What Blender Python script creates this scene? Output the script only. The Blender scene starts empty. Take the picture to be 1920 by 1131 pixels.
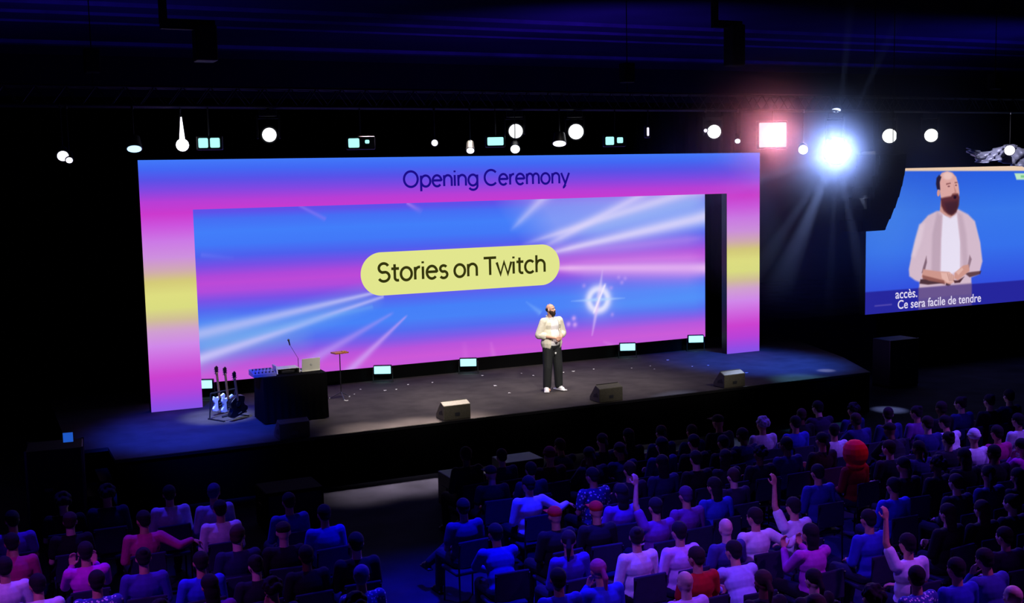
import bpy, bmesh, math, random
import numpy as np
from mathutils import Vector, Matrix

random.seed(7)
SC = bpy.context.scene
COL = SC.collection

# ------------------------------------------------------------------ camera
F_PX, YAW, PITCH, ROLL, CAM_Z = 2169.7, 0.4397, 0.1070, -0.0209, 5.299
_cy, _sy, _cp, _sp = math.cos(YAW), math.sin(YAW), math.cos(PITCH), math.sin(PITCH)
FWD = Vector((_sy*_cp, _cy*_cp, -_sp))
_r0 = Vector((_cy, -_sy, 0)); _u0 = _r0.cross(FWD)
RGT = _r0*math.cos(ROLL) + _u0*math.sin(ROLL)
UP = RGT.cross(FWD)
EYE = Vector((0, 0, CAM_Z))
cam = bpy.data.cameras.new('camera'); cam.sensor_width = 36; cam.lens = F_PX/1920*36
cam.clip_end = 300
cam_o = bpy.data.objects.new('camera', cam); COL.objects.link(cam_o)
cam_o.matrix_world = Matrix(((RGT.x, UP.x, -FWD.x, 0), (RGT.y, UP.y, -FWD.y, 0), (RGT.z, UP.z, -FWD.z, CAM_Z), (0, 0, 0, 1)))
SC.camera = cam_o

def at(px, py, axis, val):
    """survey point: where the sight line of a photo point meets the plane axis = val"""
    d = FWD + RGT*((px-960)/F_PX) + UP*((565.5-py)/F_PX)
    return EYE + d*((val-EYE[axis])/d[axis])
def seen(p):
    d = Vector(p)-EYE; w = d.dot(FWD)
    return (960+F_PX*d.dot(RGT)/w, 565.5-F_PX*d.dot(UP)/w) if w > .1 else (-9999, -9999)

# ------------------------------------------------------------------ world, exposure, large lights
SC.view_settings.view_transform = 'Standard'; SC.view_settings.look = 'None'
SC.view_settings.gamma = 1; SC.view_settings.use_curve_mapping = False
SC.view_settings.exposure = 0
w = bpy.data.worlds.new('hall_dark'); SC.world = w; w.use_nodes = True
w.node_tree.nodes['Background'].inputs[0].default_value = (.02, .01, 1, 1)
w.node_tree.nodes['Background'].inputs[1].default_value = 0.002

def spot(name, loc, aim, power, color, deg, blend=.6, radius=.15, spec=1):
    l = bpy.data.lights.new(name, 'SPOT'); l.energy = power; l.color = color
    l.spot_size = math.radians(deg); l.spot_blend = blend; l.shadow_soft_size = radius
    l.specular_factor = spec
    o = bpy.data.objects.new(name, l); COL.objects.link(o); o.location = loc
    o.rotation_euler = (Vector(aim)-Vector(loc)).to_track_quat('-Z', 'Y').to_euler()
    return o
STAGE_Z = 0.9
WARM = (1, .90, .80); BLUE = (.012, .05, 1); VIO = (.22, .07, 1); DEEP = (.05, .02, 1); PURP = (.40, .06, 1)
# front light from the rig over the audience onto the stage
for _x, _tx in ((4.0, 7.7), (7.5, 9.8), (12.5, 11.8), (16.0, 13.2)):
    spot('stage_front_light', (_x, 9.0, 9.6), (_tx, 21.7, 1.2), 3600, WARM, 17, .8, .3)
for _x in (7.3, 9.5, 11.7):
    spot('stage_top_light', (_x, 20.4, 9.5), (_x, 21.2, .9), 1650, (1, .90, .84), 34, 1, .2)
spot('speaker_key_light', (8.0, 10.5, 9.6), (10.8, 21.0, 1.9), 2600, (1, .95, .88), 9.5, .8, .2)
spot('table_fill_light', (4.8, 9.5, 9.6), (5.5, 21.2, 1.95), 3200, WARM, 7, .7, .2)  # added spot to brighten the laptop and gear on the table
# blue washes on both ends of the stage
spot('stage_blue_wash', (1.0, 16.0, 8.5), (3.5, 21.0, .9), 17000, BLUE, 25, 1, .3)
spot('stage_blue_wash', (18.0, 15.0, 8.5), (16.5, 21.6, .9), 21000, (.025, .12, 1), 24, 1, .3)
spot('guitar_fill_light', (3.6, 19.6, 6.4), (4.1, 21.8, 1.2), 2400, (.7, .88, 1), 16, .8, .1)  # added local spot to whiten the guitar bodies
# added spots aimed at the floor, standing in for spill before the stage
for _x in (5.9, 6.9, 7.9):
    spot('aisle_spill_fill', (_x+1.6, 22.2, 6.7), (_x, 18.75, 0), 7500, (1, .84, .74), 13, .9, .25)
spot('right_spill_fill', (16.5, 22.2, 6.7), tuple(at(1520, 797, 2, 0)), 2600, (.18, .62, 1), 13, .8, .2)
spot('hood_fill_light', (12.5, 7.5, 8.8), tuple(at(1600, 846, 2, 1.2)), 600, (1, .02, .30), 6, .8, .1)  # added crimson spot to brighten the red hood
# blue and violet wash over the audience
spot('audience_wash', (9.0, 17.5, 9.4), (8.6, 10.0, .9), 4200, DEEP, 62, 1, .25)
spot('audience_wash', (15.0, 17.5, 9.4), (13.5, 12.5, .9), 3000, DEEP, 52, 1, .25)
spot('audience_wash', (2.0, 17.0, 9.4), (1.5, 12.0, .9), 3400, DEEP, 60, 1, .25)
spot('audience_side_beam', (2.5, 8.0, 8.6), (7.6, 11.0, 1), 2200, VIO, 34, 1, .2)
spot('audience_side_beam', (16.5, 9.0, 8.8), (13.6, 13.5, 1), 2300, VIO, 30, 1, .2)
spot('audience_side_beam', (-2.5, 9.0, 8.8), (.6, 12.3, 1), 2200, PURP, 34, 1, .2)
spot('audience_side_beam', (12.0, 6.0, 8.8), (8.0, 9.0, 1), 2000, PURP, 34, 1, .2)
spot('aisle_blue_wash', (6.0, 12.0, 9.4), (5.7, 12.2, 0), 10000, (.002, .004, 1), 38, 1, .3)
# hidden uplights added in place of blue bounce on the ceiling
spot('ceiling_bounce_fill', (16, 27.5, 5.0), (21, 38, 10), 1300, (.06, .02, 1), 130, 1, .5)
spot('ceiling_bounce_fill', (34, 27.5, 5.0), (31, 36, 10), 900, (.03, .02, 1), 130, 1, .5)
spot('ceiling_bounce_fill', (1.0, 27.5, 5.0), (7, 35, 10), 700, (.04, .02, 1), 130, 1, .5)

# ------------------------------------------------------------------ materials
def lin(c):
    return tuple(((v/255)/12.92 if v/255 <= .04045 else ((v/255+.055)/1.055)**2.4) for v in c)
MATS = {}
def mat(name, rgb, rough=.7, metal=0, emit=0, bump=0, bscale=40, vary=0, spec=.5, trans=0):
    if name in MATS: return MATS[name]
    m = bpy.data.materials.new(name); m.use_nodes = True; nt = m.node_tree; b = nt.nodes['Principled BSDF']
    c = lin(rgb) + (1,)
    b.inputs['Base Color'].default_value = c; b.inputs['Roughness'].default_value = rough
    b.inputs['Metallic'].default_value = metal; b.inputs['Specular IOR Level'].default_value = spec
    if emit:
        b.inputs['Emission Color'].default_value = c; b.inputs['Emission Strength'].default_value = emit
    if bump or vary:
        tc = nt.nodes.new('ShaderNodeTexCoord'); n = nt.nodes.new('ShaderNodeTexNoise')
        n.inputs['Scale'].default_value = bscale; n.inputs['Detail'].default_value = 4
        nt.links.new(tc.outputs['Object'], n.inputs['Vector'])
        if bump:
            bp = nt.nodes.new('ShaderNodeBump'); bp.inputs['Strength'].default_value = bump; bp.inputs['Distance'].default_value = .02
            nt.links.new(n.outputs['Fac'], bp.inputs['Height']); nt.links.new(bp.outputs['Normal'], b.inputs['Normal'])
        if vary:
            r = nt.nodes.new('ShaderNodeValToRGB')
            r.color_ramp.elements[0].position = .3; r.color_ramp.elements[1].position = .7
            r.color_ramp.elements[0].color = tuple(v*(1-vary) for v in c[:3])+(1,)
            r.color_ramp.elements[1].color = tuple(min(1, v*(1+vary)) for v in c[:3])+(1,)
            nt.links.new(n.outputs['Fac'], r.inputs['Fac']); nt.links.new(r.outputs['Color'], b.inputs['Base Color'])
    MATS[name] = m; return m
def emis(name, rgb, strength):
    if name in MATS: return MATS[name]
    m = bpy.data.materials.new(name); m.use_nodes = True; nt = m.node_tree
    nt.nodes.remove(nt.nodes['Principled BSDF']); e = nt.nodes.new('ShaderNodeEmission')
    e.inputs['Color'].default_value = lin(rgb)+(1,); e.inputs['Strength'].default_value = strength
    nt.links.new(e.outputs[0], nt.nodes['Material Output'].inputs['Surface']); MATS[name] = m; return m
def led_mat():
    m = bpy.data.materials.new('led_pixels'); m.use_nodes = True; nt = m.node_tree
    nt.nodes.remove(nt.nodes['Principled BSDF']); e = nt.nodes.new('ShaderNodeEmission')
    a = nt.nodes.new('ShaderNodeAttribute'); a.attribute_name = 'picture'
    nt.links.new(a.outputs['Color'], e.inputs['Color']); nt.links.new(e.outputs[0], nt.nodes['Material Output'].inputs['Surface'])
    return m
LED = led_mat()
BLACK = mat('black_metal', (22, 22, 24), .5)
MATTE = mat('matte_black_cloth', (5, 5, 7), .95, bump=.3, spec=.1)
GREY = mat('grey_metal', (110, 112, 118), .35, .8)
TRUSS = mat('truss_aluminium', (60, 60, 66), .5, .6)
WHITE = mat('white_paint', (225, 226, 228), .5)

# ------------------------------------------------------------------ object helpers
def props(o, label=None, cat=None, group=None, kind=None):
    if label: o['label'] = label
    if cat: o['category'] = cat
    if group: o['group'] = group
    if kind: o['kind'] = kind
    return o
def empty(name, loc, label, cat, group=None, rz=0, kind=None):
    o = bpy.data.objects.new(name, None); COL.objects.link(o); o.location = loc; o.rotation_euler = (0, 0, rz)
    o.empty_display_size = .1
    return props(o, label, cat, group, kind)
def link(name, me, parent=None, loc=(0, 0, 0), rot=(0, 0, 0)):
    o = bpy.data.objects.new(name, me); COL.objects.link(o); o.parent = parent; o.location = loc; o.rotation_euler = rot
    return o
class MB:
    """collects solids into one mesh"""
    def __init__(s): s.bm = bmesh.new()
    def box(s, c, d, rot=None, bevel=0):
        r = bmesh.ops.create_cube(s.bm, size=1); vs = r['verts']
        bmesh.ops.scale(s.bm, vec=d, verts=vs)
        if bevel:
            es = list({e for v in vs for e in v.link_edges})
            g = bmesh.ops.bevel(s.bm, geom=es, offset=bevel, segments=2, affect='EDGES', profile=.5)
            vs = list({v for f in g['faces'] for v in f.verts} | {v for v in vs if v.is_valid})
        if rot is not None: bmesh.ops.rotate(s.bm, cent=(0, 0, 0), matrix=rot, verts=vs)
        bmesh.ops.translate(s.bm, vec=c, verts=vs); return s
    def tube(s, a, b, r0, r1=None, seg=12):
        a = Vector(a); b = Vector(b); r1 = r0 if r1 is None else r1; L = (b-a).length
        if L < 1e-6: return s
        g = bmesh.ops.create_cone(s.bm, cap_ends=True, segments=seg, radius1=r0, radius2=r1, depth=L)
        q = (b-a).to_track_quat('Z', 'Y').to_matrix()
        bmesh.ops.rotate(s.bm, cent=(0, 0, 0), matrix=q, verts=g['verts'])
        bmesh.ops.translate(s.bm, vec=(a+b)/2, verts=g['verts']); return s
    def ball(s, c, r, rot=None, seg=16):
        g = bmesh.ops.create_uvsphere(s.bm, u_segments=seg, v_segments=max(6, seg//2), radius=1)
        bmesh.ops.scale(s.bm, vec=(r, r, r) if isinstance(r, (int, float)) else r, verts=g['verts'])
        if rot is not None: bmesh.ops.rotate(s.bm, cent=(0, 0, 0), matrix=rot, verts=g['verts'])
        bmesh.ops.translate(s.bm, vec=c, verts=g['verts']); return s
    def cap(s, a, b, r0, r1=None, seg=12):
        r1 = r0 if r1 is None else r1
        s.tube(a, b, r0, r1, seg); s.ball(a, r0, seg=seg); s.ball(b, r1, seg=seg); return s
    def prism(s, pts, a, axis_vec):
        """closed outline (3D points) pushed along axis_vec"""
        v0 = [s.bm.verts.new(Vector(p)+Vector(a)) for p in pts]
        v1 = [s.bm.verts.new(Vector(p)+Vector(a)+Vector(axis_vec)) for p in pts]
        n = len(pts); s.bm.faces.new(v0); s.bm.faces.new(v1[::-1])
        for i in range(n): s.bm.faces.new((v0[i], v1[i], v1[(i+1) % n], v0[(i+1) % n]))
        return s
    def mesh(s, name, m=None, smooth=False):
        bmesh.ops.recalc_face_normals(s.bm, faces=s.bm.faces)
        me = bpy.data.meshes.new(name); s.bm.to_mesh(me); s.bm.free()
        if m: me.materials.append(m)
        if smooth: me.polygons.foreach_set('use_smooth', [True]*len(me.polygons))
        return me
    def build(s, name, m, parent=None, loc=(0, 0, 0), rot=(0, 0, 0), smooth=False):
        return link(name, s.mesh(name, m, smooth), parent, loc, rot)
    def fused(s, name, m, voxel=.01, smooth=2, trim=None):
        """melts the solids into one continuous smooth skin"""
        raw = s.mesh(name+'_raw')
        o = bpy.data.objects.new('tmp', raw); COL.objects.link(o)
        r = o.modifiers.new('r', 'REMESH'); r.mode = 'VOXEL'; r.voxel_size = voxel; r.use_smooth_shade = True
        if smooth:
            k = o.modifiers.new('s', 'SMOOTH'); k.factor = .5; k.iterations = smooth
        dg = bpy.context.evaluated_depsgraph_get(); dg.update()
        me = bpy.data.meshes.new_from_object(o.evaluated_get(dg)); me.name = name
        bpy.data.objects.remove(o); bpy.data.meshes.remove(raw)
        if trim:
            b = bmesh.new(); b.from_mesh(me)
            bmesh.ops.delete(b, geom=[f for f in b.faces if trim(f.calc_center_median())], context='FACES')
            b.to_mesh(me); b.free()
        me.materials.clear(); me.materials.append(m)
        me.polygons.foreach_set('use_smooth', [True]*len(me.polygons))
        return me
RX = lambda a: Matrix.Rotation(a, 3, 'X')
RY = lambda a: Matrix.Rotation(a, 3, 'Y')
RZ = lambda a: Matrix.Rotation(a, 3, 'Z')

# ------------------------------------------------------------------ room shell
CEIL = 10.0
def room():
    fm = mat('hall_floor', (50, 49, 68), .95, vary=.35, bscale=1.2, spec=.08)
    MB().box((14, 17, -.1), (80, 60, .2)).build('floor', fm)['kind'] = 'structure'
    cm = mat('ceiling_panels', (74, 70, 84), .85, vary=.35, bscale=.25)
    MB().box((14, 17, CEIL+.1), (80, 60, .2)).build('ceiling', cm)['kind'] = 'structure'
    wm = mat('dark_wall', (14, 14, 20), .95, vary=.3, bscale=.6)
    MB().box((14, 45.1, 4.9), (80, .2, 10.3)).build('wall_back', wm)['kind'] = 'structure'
    MB().box((-24, 17, 4.9), (.2, 56, 10.3)).build('wall_left', wm)['kind'] = 'structure'
    MB().box((52, 17, 4.9), (.2, 56, 10.3)).build('wall_right', wm)['kind'] = 'structure'
    MB().box((14, -11, 4.9), (80, .2, 10.3)).build('wall_front', wm)['kind'] = 'structure'
    bm_ = mat('ceiling_rib', (120, 96, 132), .7, vary=.3, bscale=1)
    for i, (px, py, w_, h_) in enumerate([(1200, 47, .10, .10), (900, 100, .5, .12), (700, 60, .06, .06), (1500, 75, .08, .08)]):
        p = at(px, py, 2, CEIL)
        MB().box((14, p.y, CEIL-h_/2), (74, w_, h_)).build('trim_%d' % (i+1), bm_)['kind'] = 'structure'
room()

# ------------------------------------------------------------------ stage
YF, YP, YB = 19.30, 23.04, 24.15          # stage front, portal plane, rear screen plane
SX0, SX1 = 1.95, 18.6
def stage():
    t = empty('stage', (10, 21.5, 0), 'long low stage platform with black front skirt and dark carpet deck', 'stage')
    dm = mat('stage_carpet', (72, 66, 66), .9, vary=.22, bscale=2.2, spec=.12)
    T = (-10, -21.5, 0)
    MB().prism([(SX0, YF, 0), (SX1-.9, YF, 0), (SX1, YF+1.9, 0), (SX1+1.4, 25.6, 0), (SX0-.6, 25.6, 0), (SX0-.6, YF+1.0, 0), (SX0, YF+1.0, 0)],
               (-10, -21.5, STAGE_Z-.06), (0, 0, .06)).build('deck', dm, t)
    MB().box((SX0/2+(SX1-.9)/2-10, YF+.03-21.5, (STAGE_Z-.07)/2), (SX1-.9-SX0, .04, STAGE_Z-.07)).build('front_skirt', MATTE, t)
    MB().box((SX0-.56-10, 22.95-21.5, (STAGE_Z-.07)/2), (.04, 5.2, STAGE_Z-.07)).build('side_skirt', MATTE, t)
    MB().prism([(SX1-.9, YF+.02, 0), (SX1, YF+1.92, 0), (SX1-.05, YF+1.95, 0), (SX1-.95, YF+.05, 0)], (-10, -21.5, 0), (0, 0, STAGE_Z-.07)).build('side_skirt', MATTE, t)
    MB().box(((SX0+SX1-.9)/2-10, YF-.005-21.5, STAGE_Z-.03), (SX1-.9-SX0, .02, .05)).build('edge_strip', BLACK, t)
    s = empty('stage_steps', (SX0-.34, YF+.50, 0), 'dark portable steps in the corner notch at the left end of the stage', 'steps')
    for k in range(3):
        MB().box((-.2+.2*k, 0, .10+.225*k), (.2, .9, .03)).build('tread', BLACK, s)
        MB().box((-.2+.2*k, 0, (.08+.225*k)/2), (.18, .86, .08+.225*k)).build('riser', BLACK, s)
stage()

def curtain():
    bm = bmesh.new(); n = 420; x0, x1 = -9, 19.6; v0 = []; v1 = []
    for i in range(n+1):
        x = x0+(x1-x0)*i/n; y = 26.6+.09*math.sin(i*1.1)+.03*math.sin(i*.37)
        v0.append(bm.verts.new((x, y, 0))); v1.append(bm.verts.new((x, y, 7.2)))
    for i in range(n): bm.faces.new((v0[i], v0[i+1], v1[i+1], v1[i]))
    me = bpy.data.meshes.new('backdrop_curtain'); bm.to_mesh(me); bm.free(); me.materials.append(MATTE)
    o = link('backdrop_curtain', me); s = o.modifiers.new('thickness', 'SOLIDIFY'); s.thickness = .02
    props(o, 'tall black pleated drape hanging behind the whole stage', 'curtain')
curtain()

# ------------------------------------------------------------------ painted LED pictures (colours in metres on the screen)
def grid_mesh(name, xs, zs, colour, keep=None):
    nx, nz = len(xs), len(zs)
    X, Z = np.meshgrid(xs, zs); P = np.stack([X.ravel(), np.zeros(nx*nz), Z.ravel()], 1)
    c = colour(P[:, 0], P[:, 2])
    i = np.arange(nx-1)[None, :]+np.arange(nz-1)[:, None]*nx
    q = np.stack([i, i+1, i+1+nx, i+nx], -1).reshape(-1, 4)
    if keep is not None:
        cx = P[q, 0].mean(1); cz = P[q, 2].mean(1); q = q[keep(cx, cz)]
    me = bpy.data.meshes.new(name); me.vertices.add(len(P)); me.vertices.foreach_set('co', P.astype(np.float32).ravel())
    me.loops.add(q.size); me.loops.foreach_set('vertex_index', q.ravel().astype(np.int32))
    me.polygons.add(len(q)); me.polygons.foreach_set('loop_start', np.arange(0, q.size, 4, dtype=np.int32))
    me.update(calc_edges=True)
    c = np.clip(c/255., 0, 1); c = np.where(c <= .04045, c/12.92, ((c+.055)/1.055)**2.4)
    a = me.color_attributes.new('picture', 'FLOAT_COLOR', 'POINT')
    a.data.foreach_set('color', np.concatenate([c, np.ones((len(c), 1))], 1).astype(np.float32).ravel())
    me.materials.append(LED); return me
def bands(z, stops):
    zz = np.array([s[0] for s in stops], float); cc = np.array([s[1] for s in stops], float)
    o = np.argsort(zz); zz = zz[o]; cc = cc[o]
    return np.stack([np.interp(z, zz, cc[:, k]) for k in range(3)], 1)
def mixc(c, col, a): return c*(1-a[:, None])+np.array(col, float)[None]*a[:, None]
def ray(c, x, z, p, q, w0, w1, col, a0, a1, soft=.06):
    """light streak from p to q, half widths w0..w1, strength a0..a1"""
    dx, dz = q[0]-p[0], q[1]-p[1]; L = math.hypot(dx, dz); ux, uz = dx/L, dz/L
    t = ((x-p[0])*ux+(z-p[1])*uz)/L; s = np.abs(-(x-p[0])*uz+(z-p[1])*ux)
    tt = np.clip(t, 0, 1); w_ = w0+(w1-w0)*tt
    a = np.exp(-(s/w_)**2)*(a0+(a1-a0)*tt)
    a = a*np.clip(t/soft, 0, 1)*np.clip((1-t)/soft, 0, 1)
    return mixc(c, col, a)
def glow(c, x, z, p, r, col, a, ring=0):
    d = np.hypot(x-p[0], z-p[1]); k = np.exp(-((d-ring)/r)**2)*a
    return mixc(c, col, k)
def poly(c, x, z, pts, col, soft=.01, alpha=1):
    pts = np.array(pts, float); n = len(pts); inside = np.zeros(len(x), bool); dist = np.full(len(x), 1e9)
    for i in range(n):
        a, b = pts[i], pts[(i+1) % n]
        cond = ((a[1] > z) != (b[1] > z))
        with np.errstate(divide='ignore', invalid='ignore'):
            xi = (b[0]-a[0])*(z-a[1])/(b[1]-a[1]+1e-12)+a[0]
        inside ^= cond & (x < xi)
        ab = b-a; t = np.clip(((x-a[0])*ab[0]+(z-a[1])*ab[1])/(ab@ab+1e-12), 0, 1)
        dist = np.minimum(dist, np.hypot(x-a[0]-t*ab[0], z-a[1]-t*ab[1]))
    sd = np.where(inside, dist, -dist)
    return mixc(c, col, np.clip(sd/soft*.5+.5, 0, 1)*alpha)
def ell(c, x, z, p, rx, rz, col, soft=.15, alpha=1):
    d = np.sqrt(((x-p[0])/rx)**2+((z-p[1])/rz)**2)
    return mixc(c, col, np.clip((1-d)/soft+.5, 0, 1)*alpha)

# ------------------------------------------------------------------ stroke lettering
def arc(cx, cy, rx, ry, a0, a1, n=22):
    return [(cx+rx*math.cos(math.radians(a0+(a1-a0)*i/n)), cy+ry*math.sin(math.radians(a0+(a1-a0)*i/n))) for i in range(n+1)]
def glyph(ch):
    """strokes in units of the x-height; returns (strokes, advance)"""
    S = {}
    if ch == 'O': return [arc(.74, .70, .66, .70, 0, 360, 40)], 1.62
    if ch == 'C': return [arc(.74, .70, .66, .70, 42, 318, 34)], 1.50
    if ch == 'S': return [arc(.52, 1.04, .40, .36, 25, 250, 20)+arc(.52, .37, .44, .37, 70, -155, 22)], 1.14
    if ch == 'T': return [[(.0, 1.4), (1.12, 1.4)], [(.56, 1.4), (.56, 0)]], 1.16
    if ch == 'o': return [arc(.50, .5, .45, .5, 0, 360, 32)], 1.14
    if ch == 'e': return [[(.08, .54), (.92, .54)]+arc(.50, .5, .43, .5, 6, 318, 30)], 1.10
    if ch == 'c': return [arc(.50, .5, .44, .5, 44, 316, 26)], 1.00
    if ch == 's': return [arc(.40, .74, .28, .25, 30, 250, 14)+arc(.40, .26, .31, .27, 72, -150, 16)], .88
    if ch == 'n': return [[(.1, 0), (.1, 1)], [(.1, .55)]+arc(.48, .60, .37, .39, 160, 0, 16)+[(.85, 0)]], 1.06
    if ch == 'h': return [[(.1, 0), (.1, 1.42)], [(.1, .55)]+arc(.48, .60, .37, .39, 160, 0, 16)+[(.85, 0)]], 1.06
    if ch == 'm': return [[(.1, 0), (.1, 1)], [(.1, .6)]+arc(.43, .63, .31, .36, 160, 0, 14)+[(.74, 0)],
                          [(.74, .6)]+arc(1.06, .63, .31, .36, 160, 0, 14)+[(1.37, 0)]], 1.58
    if ch == 'r': return [[(.1, 0), (.1, 1)], [(.1, .5)]+arc(.48, .58, .37, .40, 165, 82, 10)], .66
    if ch == 'i': return [[(.1, 0), (.1, 1)], [(.1, 1.25), (.1, 1.41)]], .36
    if ch == 't': return [[(.28, 1.3), (.28, .28)]+arc(.50, .24, .22, .22, 180, 275, 8)+[(.62, .03)], [(.0, .95), (.64, .95)]], .74
    if ch == 'p': return [[(.1, 1), (.1, -.42)], arc(.55, .5, .45, .5, 0, 360, 32)], 1.16
    if ch == 'g': return [arc(.50, .5, .45, .5, 0, 360, 32), [(.95, 1), (.95, 0)]+arc(.51, -.02, .44, .38, 0, -150, 16)], 1.20
    if ch == 'y': return [[(.0, 1), (.42, .04)], [(.86, 1), (.36, -.22)]+arc(.16, -.18, .22, .22, -12, -90, 8)], .90
    if ch == 'w': return [[(0, 1), (.33, 0), (.66, 1), (.99, 0), (1.32, 1)]], 1.42
    return [], .42
def lettering(text, w, gap=.0):
    bm = bmesh.new(); x = 0
    for ch in text:
        strokes, adv = glyph(ch)
        for st in strokes:
            P = [Vector((p[0]+x, p[1])) for p in st]; n = len(P); closed = (P[0]-P[-1]).length < 1e-4
            L = []; R = []
            for i in range(n):
                if closed: a = P[i-1] if i else P[-2]; b = P[i+1] if i < n-1 else P[1]
                else: a = P[max(i-1, 0)]; b = P[min(i+1, n-1)]
                d = (b-a).normalized(); nn = Vector((-d.y, d.x)); k = 1
                if 0 < i < n-1:
                    d1 = (P[i]-P[i-1]).normalized(); k = 1/max(.5, abs(Vector((-d1.y, d1.x)).dot(nn)))
                L.append(P[i]+nn*w/2*k); R.append(P[i]-nn*w/2*k)
            vl = [bm.verts.new((p.x, 0, p.y)) for p in L]; vr = [bm.verts.new((p.x, 0, p.y)) for p in R]
            for i in range(n-1):
                bm.faces.new((vl[i], vr[i], vr[i+1], vl[i+1]))
        x += adv+gap
    me = bpy.data.meshes.new('lettering'); bm.to_mesh(me); bm.free(); return me, x
def write(text, px0, px1, plane, parent, mt, weight, name='lettering', off=.012):
    """text from photo point px0 to px1 (both on the base line)"""
    a = at(px0[0], px0[1], 1, plane); b = at(px1[0], px1[1], 1, plane)
    me, wd = lettering(text, weight); k = (b.x-a.x)/(wd-.2)
    me.materials.append(mt); o = link(name, me, parent)
    o.scale = (k, 1, k); base = parent.location
    o.location = (a.x-base.x, plane-off-base.y, (a.z+b.z)/2-base.z); return o

# ------------------------------------------------------------------ LED portal
PX0, PX1, PZ1 = 3.047, 17.574, 5.768
HX0, HX1, HZ = 4.027, 16.602, 4.802
def portal():
    t = empty('led_portal', (PX0, YP, STAGE_Z), 'huge glowing blue, magenta and yellow portal frame around the stage opening', 'led screen')
    ys = [(300, (66, 122, 250)), (318, (66, 104, 244)), (338, (88, 82, 232)), (358, (130, 72, 226)), (380, (184, 62, 214)), (402, (204, 58, 206)),
          (425, (204, 84, 222)), (455, (204, 122, 230)), (485, (206, 144, 222)), (510, (208, 170, 178)), (530, (212, 202, 120)), (556, (222, 222, 128)),
          (580, (218, 220, 128)), (602, (208, 190, 150)), (622, (208, 160, 208)), (650, (208, 136, 234)), (680, (206, 100, 222)), (708, (204, 66, 208)),
          (735, (184, 66, 216)), (760, (146, 76, 228)), (775, (128, 84, 232))]
    st = [(at(262+(y-300)*.055, y, 1, YP).z-STAGE_Z, c) for y, c in ys]
    def colour(x, z): return bands(z, st)
    xs = np.linspace(0, PX1-PX0, 120); xs = np.unique(np.concatenate([xs, [HX0-PX0, HX1-PX0]]))
    zs = np.unique(np.concatenate([np.linspace(.0, PZ1-STAGE_Z, 110), [HZ-STAGE_Z]]))
    me = grid_mesh('led_picture', xs, zs, colour, lambda cx, cz: ~((cx > HX0-PX0) & (cx < HX1-PX0) & (cz < HZ-STAGE_Z)))
    link('led_picture', me, t)
    h = MB()
    h.box(((HX0-PX0)/2, .11, (PZ1-STAGE_Z)/2), (HX0-PX0, .2, PZ1-STAGE_Z))
    h.box(((HX1+PX1)/2-PX0, .11, (PZ1-STAGE_Z)/2), (PX1-HX1, .2, PZ1-STAGE_Z))
    h.box(((HX0+HX1)/2-PX0, .11, (HZ+PZ1)/2-STAGE_Z), (HX1-HX0, .2, PZ1-HZ))
    h.build('housing', BLACK, t)
    ink = emis('navy_letter_pixels', (28, 12, 138), 1)
    write('Opening Ceremony', (756, 350), (1064, 344.5), YP, t, ink, .21)
portal()

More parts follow.
